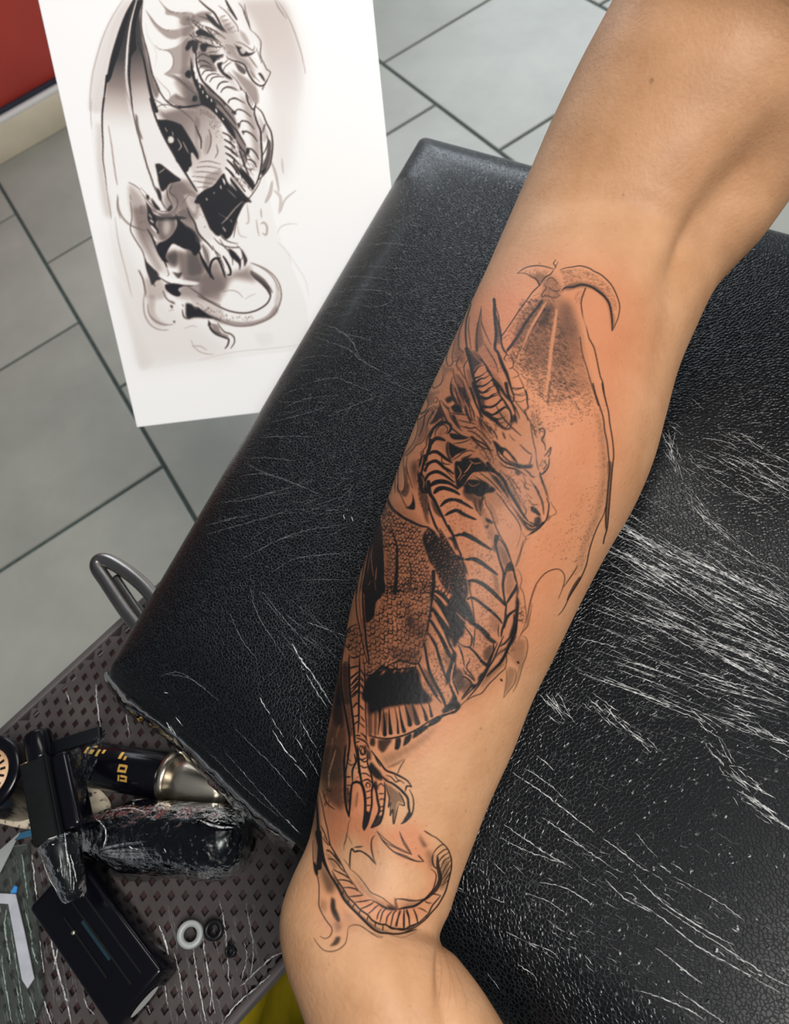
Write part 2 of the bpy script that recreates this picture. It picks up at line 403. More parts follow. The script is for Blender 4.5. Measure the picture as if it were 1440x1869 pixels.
S_(1.5, 990, 1492, 1030, 1520, 1075, 1555, 1110, 1580); S_(1.6, 920, 1505, 970, 1540, 1010, 1565, 1045, 1585); S_(1.2, 915, 1530, 950, 1548, 985, 1562, 1040, 1578)
S_(1.4, 1100, 1530, 1130, 1552, 1165, 1580, 1185, 1592); S_(1.1, 1160, 1520, 1180, 1545, 1200, 1565); S_(1.6, 1205, 1580, 1225, 1595)
S_(1.4, 1105, 1605, 1140, 1640, 1190, 1665); S_(1.6, 1155, 1595, 1185, 1625, 1220, 1655, 1300, 1705, 1340, 1725); S_(1.5, 1150, 1640, 1200, 1670, 1270, 1725, 1350, 1770, 1425, 1812)
S_(1.3, 1200, 1650, 1260, 1690, 1330, 1735, 1400, 1780, 1440, 1800); S_(1.0, 1230, 1600, 1310, 1645, 1360, 1682)
S_(1.6, 1197, 1730, 1230, 1755, 1260, 1780, 1282, 1795); S_(1.5, 1160, 1806, 1210, 1822, 1260, 1845, 1285, 1862); S_(1.5, 1240, 1810, 1290, 1845, 1320, 1866)
S_(1.1, 985, 1610, 1030, 1620, 1065, 1640, 1085, 1655); S_(1.1, 960, 1630, 1000, 1645, 1030, 1665); S_(.9, 925, 1700, 960, 1718, 1005, 1735, 1020, 1750)
S_(1.3, 932, 1658, 940, 1670); S_(1.0, 960, 1720, 980, 1730); S_(1.0, 945, 1760, 975, 1780); S_(.9, 890, 1775, 912, 1805)
B += fan(30, 1000, 1500, 1440, 1800, 26, 34, 34, 6, .4, 1.0)
B += fan(24, 900, 1540, 1100, 1800, 30, 26, 32, 8, .4, .9)
# left half: bright dashes
S_(2.6, 534, 1176, 550, 1205, 567, 1226); S_(2.8, 566, 1224, 590, 1262, 606, 1288); S_(1.8, 560, 1232, 580, 1265, 598, 1294); S_(1.3, 550, 1216, 556, 1224)
S_(1.8, 474, 1273, 484, 1290, 493, 1304); S_(1.4, 496, 1310, 508, 1330, 518, 1346); S_(1.9, 498, 1334, 520, 1368, 542, 1391); S_(1.6, 538, 1394, 552, 1408, 563, 1423)
S_(1.3, 548, 1314, 562, 1340, 578, 1366); S_(1.6, 580, 1374, 588, 1392); S_(1.2, 538, 1345, 554, 1368); S_(1.5, 558, 1377, 572, 1398, 582, 1416)
S_(2.2, 522, 1494, 536, 1508, 549, 1522); S_(1.3, 627, 940, 629, 950); S_(1.6, 641, 943, 646, 953); S_(.9, 664, 950, 668, 956); S_(.9, 560, 1135, 640, 1165)
S_(3.4, 305, 1318, 318, 1340, 332, 1367); S_(2.0, 312, 1325, 324, 1345, 334, 1362); S_(3.2, 394, 1416, 412, 1442, 434, 1470); S_(1.6, 322, 1309, 334, 1325); S_(1.6, 268, 1320, 284, 1326); S_(1.4, 300, 1265, 308, 1264)
creases('film_crease_glints', B, MT_GLINT)
B = []
# left half: faint stretched lines
for w_, p in ((2.0, (645, 455, 700, 445, 765, 450)), (1.6, (600, 500, 660, 487, 740, 492)), (1.6, (590, 520, 640, 505, 720, 512)), (1.5, (588, 545, 640, 530, 700, 532, 718, 545)),
              (1.4, (570, 585, 600, 560, 640, 555)), (2.4, (585, 590, 615, 602, 640, 620, 658, 655)), (2.2, (575, 615, 610, 628, 640, 640, 662, 660, 720, 690)), (1.6, (590, 600, 640, 612, 680, 622)),
              (1.4, (545, 660, 575, 650, 620, 652)), (1.5, (560, 700, 610, 690, 640, 700, 690, 720)), (1.3, (520, 745, 560, 728, 620, 722)), (1.3, (500, 770, 540, 760, 600, 742)),
              (1.6, (475, 800, 510, 797, 575, 798)), (1.6, (455, 838, 490, 836, 540, 842)), (1.8, (447, 846, 480, 862, 530, 880, 590, 905)), (1.5, (445, 868, 475, 865, 500, 868)),
              (1.5, (395, 918, 440, 914, 480, 905, 560, 880)), (1.4, (375, 960, 420, 948, 470, 938)), (1.4, (380, 975, 440, 958, 530, 932)), (1.4, (440, 1022, 500, 990, 560, 968, 610, 962)),
              (1.4, (495, 1045, 540, 1020, 600, 1012, 660, 1008)), (1.2, (540, 1060, 590, 1058, 660, 1060)), (1.4, (456, 1070, 470, 1120, 500, 1170, 520, 1200)), (1.5, (480, 1080, 510, 1120, 545, 1160, 570, 1190)),
              (1.3, (420, 1120, 440, 1165, 470, 1205)), (1.2, (560, 1120, 600, 1150, 640, 1180)), (1.2, (700, 690, 760, 720, 800, 745)), (1.2, (600, 760, 660, 735, 700, 720)),
              (1.0, (290, 1235, 330, 1228, 380, 1262)), (1.1, (380, 1370, 450, 1440, 510, 1490)), (1.2, (430, 1330, 500, 1400, 560, 1470)), (1.1, (410, 1370, 480, 1450, 545, 1520)), (1.0, (300, 1230, 350, 1240, 400, 1280)),
              (1.3, (640, 555, 690, 560, 718, 548)), (1.0, (620, 530, 660, 522, 690, 524))):
    B.append((w_, list(zip(p[0::2], p[1::2]))))
B += fan(60, 480, 800, 720, 390, 22, 46, -8, 10, .4, 1.0)
B += fan(26, 420, 960, 640, 900, 30, 60, -14, 12, .4, .9)
B += fan(26, 480, 1150, 640, 1180, 26, 60, 42, 8, .4, .9)
B += fan(120, 1040, 1200, 1440, 1330, 60, 60, 22, 8, .4, 1.0)
B += fan(160, 1130, 950, 1440, 1180, 60, 60, 28, 8, .4, 1.0)
B += fan(60, 900, 1480, 1440, 1760, 70, 50, 32, 8, .4, .9)
creases('film_crease_glints_faint', B, MT_GLINT_FAINT)
# loose edge of the film hanging off the lower side of the pad
MT_FILM = film('clear_film', (.90, .94, .93), .0, .08, 60, .25, milk=.0)
top = [(203, 1243), (250, 1300), (300, 1338), (345, 1372), (400, 1420), (450, 1466), (500, 1512), (548, 1556)]
out_ = [(200, 1262), (228, 1300), (262, 1322), (300, 1348), (352, 1400), (400, 1446), (455, 1502), (540, 1566)]
tp = smooth_line([at(*p, PADZ - .014) + np.array([.004, .004, 0]) for p in top], 6); op = smooth_line([at(*p, PADZ - .045) for p in out_], 6)
rows = []
for k in range(7):
    t = k / 6; r_ = tp * (1 - t) + op * t + RNG.normal(0, .0007, tp.shape) * t
    r_[:, 2] += .010 * math.sin(t * math.pi)
    rows.append(r_)
grid_mesh('film_skirt', np.array(rows), MT_FILM, rest)

# ================================================================== sheet with the printed dragon
MT_PAPER = None
PBL = CAM + (np.array([-0.05932802, 0.43117556, 0.61081462]) - CAM) * 1.05
PU = np.array([0.87608142, -0.46386195, -0.13158053]); PV = np.array([0.39279212, 0.52833776, 0.75271081]); PN = np.cross(PU, PV)
PW, PH = .21 * 1.05, .297 * 1.05

# ================================================================== drawing kit: lines, washes, hatching, scales and dots on a canvas
class Canvas:
    def __init__(s, x0, y0, x1, y1, res):
        s.x0, s.y0, s.r = x0, y0, res
        s.w, s.h = int((x1 - x0) * res) + 1, int((y1 - y0) * res) + 1
        s.a = np.zeros((s.h, s.w), np.float32)
        s.rng = np.random.default_rng(5); s.gain = 1.0; s.softness = .7
    def box(s, P, pad):
        c0 = max(0, int((P[:, 0].min() - pad - s.x0) * s.r)); c1 = min(s.w, int((P[:, 0].max() + pad - s.x0) * s.r) + 2)
        r0 = max(0, int((P[:, 1].min() - pad - s.y0) * s.r)); r1 = min(s.h, int((P[:, 1].max() + pad - s.y0) * s.r) + 2)
        if c1 <= c0 or r1 <= r0: return None
        X, Y = np.meshgrid(np.arange(c0, c1, dtype=np.float32) / s.r + s.x0, np.arange(r0, r1, dtype=np.float32) / s.r + s.y0)
        return slice(r0, r1), slice(c0, c1), X, Y
    def cover(s, P, w, mode):
        P = P.astype(np.float32); b = s.box(P, w + 1.5)
        if b is None: return None
        R, C_, X, Y = b; n = len(P) - 1; best = np.full(X.shape, 1e9, np.float32)
        for i in range(n):
            ax, ay = P[i]; dx, dy = P[i + 1] - P[i]; L2 = dx * dx + dy * dy + 1e-9
            t = np.clip(((X - ax) * dx + (Y - ay) * dy) / L2, 0, 1); d = np.hypot(X - ax - t * dx, Y - ay - t * dy)
            u = (i + t) / n
            if mode == 't': hw = w / 2 * (.35 + .65 * np.sqrt(np.clip(np.sin(u * math.pi), 0, 1)))
            elif mode == 'p': hw = w / 2 * (1.1 - .85 * u)
            else: hw = w / 2
            best = np.minimum(best, d - hw)
        return R, C_, np.clip(.5 - best / 1.1, 0, 1)
    def stroke(s, P, w, d, mode='s', erase=False, n=5):
        c = s.cover(smooth_line(P, n) if len(P) > 2 else np.asarray(P, float), w, mode)
        if c is None: return
        R, C_, k = c; a = s.a[R, C_]
        s.a[R, C_] = a * (1 - k * d) if erase else np.maximum(np.maximum(a, k * d), 1 - (1 - a * .7) * (1 - k * d))
    def inside(s, P, X, Y):
        m = np.zeros(X.shape, bool); n = len(P)
        for i in range(n):
            ax, ay = P[i]; bx, by = P[(i + 1) % n]
            if ay == by: continue
            c = ((ay > Y) != (by > Y)) & (X < (bx - ax) * (Y - ay) / (by - ay) + ax); m ^= c
        return m
    def mask(s, P, soft):
        Q = smooth_line(np.vstack([P, P[:1]]), 4)[:-1] if len(P) > 3 else np.asarray(P, float)
        b = s.box(Q, soft * 2 + 1)
        if b is None: return None
        R, C_, X, Y = b; m = s.inside(Q, X, Y).astype(np.float32)
        k = max(1, int(round(soft * s.r * (s.softness if soft < 3.5 else .9))))
        for _ in range(2):
            for ax in (0, 1):
                pw = [(0, 0), (0, 0)]; pw[ax] = (k, k)
                cs = np.cumsum(np.pad(m, pw, 'edge'), ax); z = np.zeros_like(np.take(cs, [0], ax)); cs = np.concatenate([z, cs], ax)
                n = m.shape[ax]; m = (np.take(cs, np.arange(2 * k + 1, 2 * k + 1 + n), ax) - np.take(cs, np.arange(0, n), ax)) / (2 * k + 1)
        return R, C_, m
    def fill(s, P, d, soft, erase=False):
        c = s.mask(P, soft)
        if c is None: return
        R, C_, m = c; a = s.a[R, C_]
        s.a[R, C_] = a * (1 - m * d) if erase else np.maximum(a, 1 - (1 - a * .6) * (1 - m * d))
    def grade(s, P, d0, d1, soft, x0, y0, x1, y1):
        c = s.mask(P, soft)
        if c is None: return
        R, C_, m = c; dx, dy = x1 - x0, y1 - y0
        X, Y = np.meshgrid(np.arange(C_.start, C_.stop) / s.r + s.x0, np.arange(R.start, R.stop) / s.r + s.y0)
        t = np.clip(((X - x0) * dx + (Y - y0) * dy) / (dx * dx + dy * dy), 0, 1); t = t * t * (3 - 2 * t)
        a = s.a[R, C_]; s.a[R, C_] = np.maximum(a, 1 - (1 - a * .5) * (1 - m * (d0 + (d1 - d0) * t)))
    def scatter(s, P, n):
        P = np.asarray(P); lo, hi = P.min(0), P.max(0); out = []
        while len(out) < n:
            q = s.rng.uniform(lo, hi, (max(64, n), 2)); q = q[s.inside(P, q[:, 0], q[:, 1])]
            if len(q) == 0: break
            out += list(q)
        return out[:n]
    def area(s, P):
        P = np.asarray(P); return abs(np.sum(P[:, 0] * np.roll(P[:, 1], -1) - P[:, 1] * np.roll(P[:, 0], -1))) / 2
    def hatch(s, P, ang, gap, ln, w, d):
        for q in s.scatter(P, int(s.area(P) / (gap * ln * .8))):
            a = math.radians(ang + s.rng.normal(0, 12)); l = ln * s.rng.uniform(.4, 1.1) / 2; v = np.array([math.cos(a), math.sin(a)]) * l
            s.stroke(np.array([q - v, q + np.array([v[1], -v[0]]) * s.rng.normal(0, .15), q + v]), w * s.rng.uniform(.6, 1.3), d * s.rng.uniform(.5, 1.25), 't', n=3)
    def dots(s, P, dens, size, d):
        for q in s.scatter(P, int(s.area(P) * dens)):
            a = s.rng.uniform(0, 6.28); v = np.array([math.cos(a), math.sin(a)]) * size * .35
            s.stroke(np.array([q - v, q + v]), size * s.rng.uniform(.6, 1.2), min(1, d * s.rng.uniform(.4, 1.3)), 's')
    def scales(s, P, size, ang, d, erase=False):
        P = np.asarray(P); a = math.radians(ang); u = np.array([math.cos(a), math.sin(a)]); v = np.array([-u[1], u[0]])
        c = P.mean(0); R = np.abs(P - c).max() * 1.5; n = int(R / size) + 1
        for i in range(-n, n + 1):
            for j in range(-n, n + 1):
                q = c + u * (i * size * .92) + v * ((j + .5 * (i % 2)) * size) + s.rng.normal(0, size * .13, 2)
                if not s.inside(P, np.array([q[0]]), np.array([q[1]]))[0]: continue
                h = size * s.rng.uniform(.44, .58); k = s.rng.uniform(.35, .75) * size
                if erase: s.stroke(np.array([q - u * k * .3, q + u * k * .4]), size * .5, d * s.rng.uniform(.3, 1), 't', True); continue
                s.stroke(np.array([q - v * h - u * k * .1, q - v * h * .6 + u * k * .6, q + u * k, q + v * h * .6 + u * k * .6, q + v * h - u * k * .1]), s.rng.uniform(1.5, 2.9), min(1, d * s.rng.uniform(.7, 1.2)), 't', n=3)
    def draw(s, text, ops=None):
        ox = oy = 0.; k = 1.
        for ln in text.strip().splitlines():
            p = ln.split()
            if not p: continue
            o = p[0]; v = [float(x) for x in p[1:]]
            if o == '@': ox, oy, k = v[0], v[1], v[2] / 144; continue
            if ops and o not in ops: continue
            na = {'s': 2, 't': 2, 'p': 2, 'e': 2, 'f': 2, 'E': 2, 'h': 5, 'k': 3, 'c': 3, 'C': 3, 'g': 7}[o]
            A = v[:na]; P = np.array(v[na:]).reshape(-1, 2) * k + np.array([ox, oy])
            if o in 'stp': s.stroke(P, A[0] * s.gain, A[1], o)
            elif o == 'e': s.stroke(P, A[0], A[1], 't', True)
            elif o in 'fE': s.fill(P, A[0], A[1], o == 'E')
            elif o == 'g': s.grade(P, *A[:3], *(np.array(A[3:]).reshape(2, 2) * k + np.array([ox, oy])).reshape(-1))
            elif o == 'h': s.hatch(P, *A)
            elif o == 'k': s.dots(P, *A)
            else: s.scales(P, A[0], A[1], A[2], o == 'C')
    def sample(s, px, py):
        fx = np.clip((px - s.x0) * s.r, 0, s.w - 1.001); fy = np.clip((py - s.y0) * s.r, 0, s.h - 1.001)
        ok = ((px - s.x0) * s.r > 0) & ((px - s.x0) * s.r < s.w - 1) & ((py - s.y0) * s.r > 0) & ((py - s.y0) * s.r < s.h - 1)
        i, j = fy.astype(int), fx.astype(int); a, b = fy - i, fx - j
        g = s.a
        return ok * ((g[i, j] * (1 - b) + g[i, j + 1] * b) * (1 - a) + (g[i + 1, j] * (1 - b) + g[i + 1, j + 1] * b) * a)
def put_attr(me, name, val):
    at_ = me.attributes.new(name, 'FLOAT', 'POINT'); at_.data.foreach_set('value', np.ascontiguousarray(val.reshape(-1), np.float32))

# ================================================================== the arm
SEC = [  # left and right edge of the arm, section by section, lift above lying on the pad
    (1230, -250, 1720, 20, .075), (1170, -110, 1640, 110, .055), (1118, 0, 1560, 205, .040), (1060, 110, 1490, 295, .027), (1010, 215, 1430, 368, .016), (975, 300, 1370, 445, .009), (950, 355, 1330, 492, .005),
    (918, 425, 1290, 545, .001), (885, 500, 1252, 625, 0), (850, 575, 1222, 700, 0), (810, 660, 1199, 785, 0), (772, 742, 1178, 862, 0), (737, 828, 1145, 938, 0),
    (705, 918, 1097, 1020, 0), (670, 1010, 1050, 1110, 0), (645, 1090, 1008, 1195, 0), (627, 1180, 965, 1282, 0), (610, 1270, 930, 1370, 0), (592, 1370, 892, 1457, 0),
    (580, 1450, 862, 1535, 0), (565, 1530, 836, 1608, 0), (538, 1600, 817, 1672, 0), (518, 1662, 804, 1716, 0),
    (514, 1715, 836, 1756, 0), (524, 1775, 872, 1800, 0), (545, 1830, 905, 1848, -.001), (568, 1885, 935, 1900, -.003), (600, 1950, 960, 1960, -.006), (640, 2010, 965, 2015, -.012)]
SEC = np.array(SEC, float)
def cubic(A, n_per):
    out = []
    for i in range(len(A) - 1):
        a, b = A[max(i - 1, 0)], A[i]; c, d = A[i + 1], A[min(i + 2, len(A) - 1)]
        t = np.linspace(0, 1, n_per[i], endpoint=False)[:, None]
        out.append(.5 * (2 * b + (c - a) * t + (2 * a - 5 * b + 4 * c - d) * t ** 2 + (3 * b - a - 3 * c + d) * t ** 3))
    out.append(A[-1:]); return np.vstack(out)
mid = (SEC[:, :2] + SEC[:, 2:4]) / 2
seg = np.linalg.norm(np.diff(mid, axis=0), axis=1)
n_per = [max(4, int(s / (1.15 if 6 <= i <= 24 else 3.0))) for i, s in enumerate(seg)]
D = cubic(SEC, n_per); NR = len(D)
NF, NB = 560, 70
th = np.concatenate([np.linspace(math.pi, 0, NF, endpoint=False), np.linspace(0, -math.pi, NB, endpoint=False)])
def rays(px, py):
    return np.stack([(px - CX) / F, (py - CY) / F, np.ones_like(px)], -1) @ M.T
rl, rr = rays(D[:, 0], D[:, 1]), rays(D[:, 2], D[:, 3]); rm = (rl + rr) / 2
zc = np.full(NR, PADZ + .045)
for _ in range(12):
    dep = (zc - H) / rm[:, 2]; hw = np.linalg.norm(rr - rl, axis=1) / 2 * dep
    zc = PADZ + hw * .985 + D[:, 4]
dep = (zc - H) / rm[:, 2]
cen_ = CAM + rm * dep[:, None]; a_ = (rr - rl) / 2 * dep[:, None]
arc = np.concatenate([[0], np.cumsum(np.linalg.norm(np.diff(cen_, axis=0), axis=1))])
gs = np.linspace(0, arc[-1], 160); gc = np.stack([np.interp(gs, arc, cen_[:, k]) for k in range(3)], 1)
gt = np.gradient(gc, axis=0); ker = np.hanning(27)[1:-1]; ker /= ker.sum()
for k in range(3): gt[:, k] = np.convolve(np.pad(gt[:, k], 12, 'edge'), ker, 'valid')
gt /= np.linalg.norm(gt, axis=1)[:, None]
tan_ = np.stack([np.interp(arc, gs, gt[:, k]) for k in range(3)], 1)
hw_s = np.linalg.norm(a_, axis=1)
b_ = np.cross(tan_, a_); b_ /= np.linalg.norm(b_, axis=1)[:, None]; b_ *= np.where(np.sum(b_ * (CAM - cen_), 1) < 0, -1, 1)[:, None]
b_ *= np.linalg.norm(a_, axis=1)[:, None] * .95
cth, sth = np.cos(th), np.sin(th)
ARM = cen_[:, None, :] + a_[:, None, :] * cth[None, :, None] + b_[:, None, :] * sth[None, :, None]
front = np.broadcast_to(sth[None, :] > -.02, (NR, len(th)))
# muscles, tendons and creases: soft bumps on the skin (centre px, radii, angle, height in mm)
nrm = a_[:, None, :] / np.linalg.norm(a_, axis=1)[:, None, None] * cth[None, :, None] + b_[:, None, :] / np.linalg.norm(b_, axis=1)[:, None, None] * sth[None, :, None]
gx, gy = project(ARM)
def bump(cx, cy, rx, ry, ang, mm):
    a = math.radians(ang); dx, dy = gx - cx, gy - cy
    u = (dx * math.cos(a) + dy * math.sin(a)) / rx; v = (-dx * math.sin(a) + dy * math.cos(a)) / ry
    return np.where(front, np.exp(-.5 * (u * u + v * v)) * mm * 1e-3, 0)
disp = np.zeros(gx.shape)
for bb in ((1262, 430, 70, 15, 118, -2.2), (1352, 348, 105, 36, 126, -11.0), (1390, 420, 80, 26, 128, 2.0), (1180, 480, 90, 36, 110, 1.6), (1350, 420, 70, 30, 128, 1.2), (1160, 300, 150, 80, 120, 2.0), (1222, 560, 90, 13, 104, -1.0), (1262, 560, 60, 14, 110, 1.0),
           (1000, 700, 170, 90, 110, 1.4), (1150, 800, 140, 24, 105, 1.0), (960, 1350, 140, 16, 114, .9), (806, 1762, 50, 8, 95, -2.2), (812, 1840, 60, 10, 85, -1.6), (845, 1850, 50, 26, 60, 1.6),
           (560, 1670, 60, 40, 80, 1.6), (680, 1800, 90, 60, 80, 2.0), (744, 1790, 70, 14, 80, -.5), (1010, 330, 60, 40, 110, 1.0)):
    disp += bump(*bb)
ARM = ARM + nrm * disp[..., None]
gx, gy = project(ARM)
skin_cols = len(th)
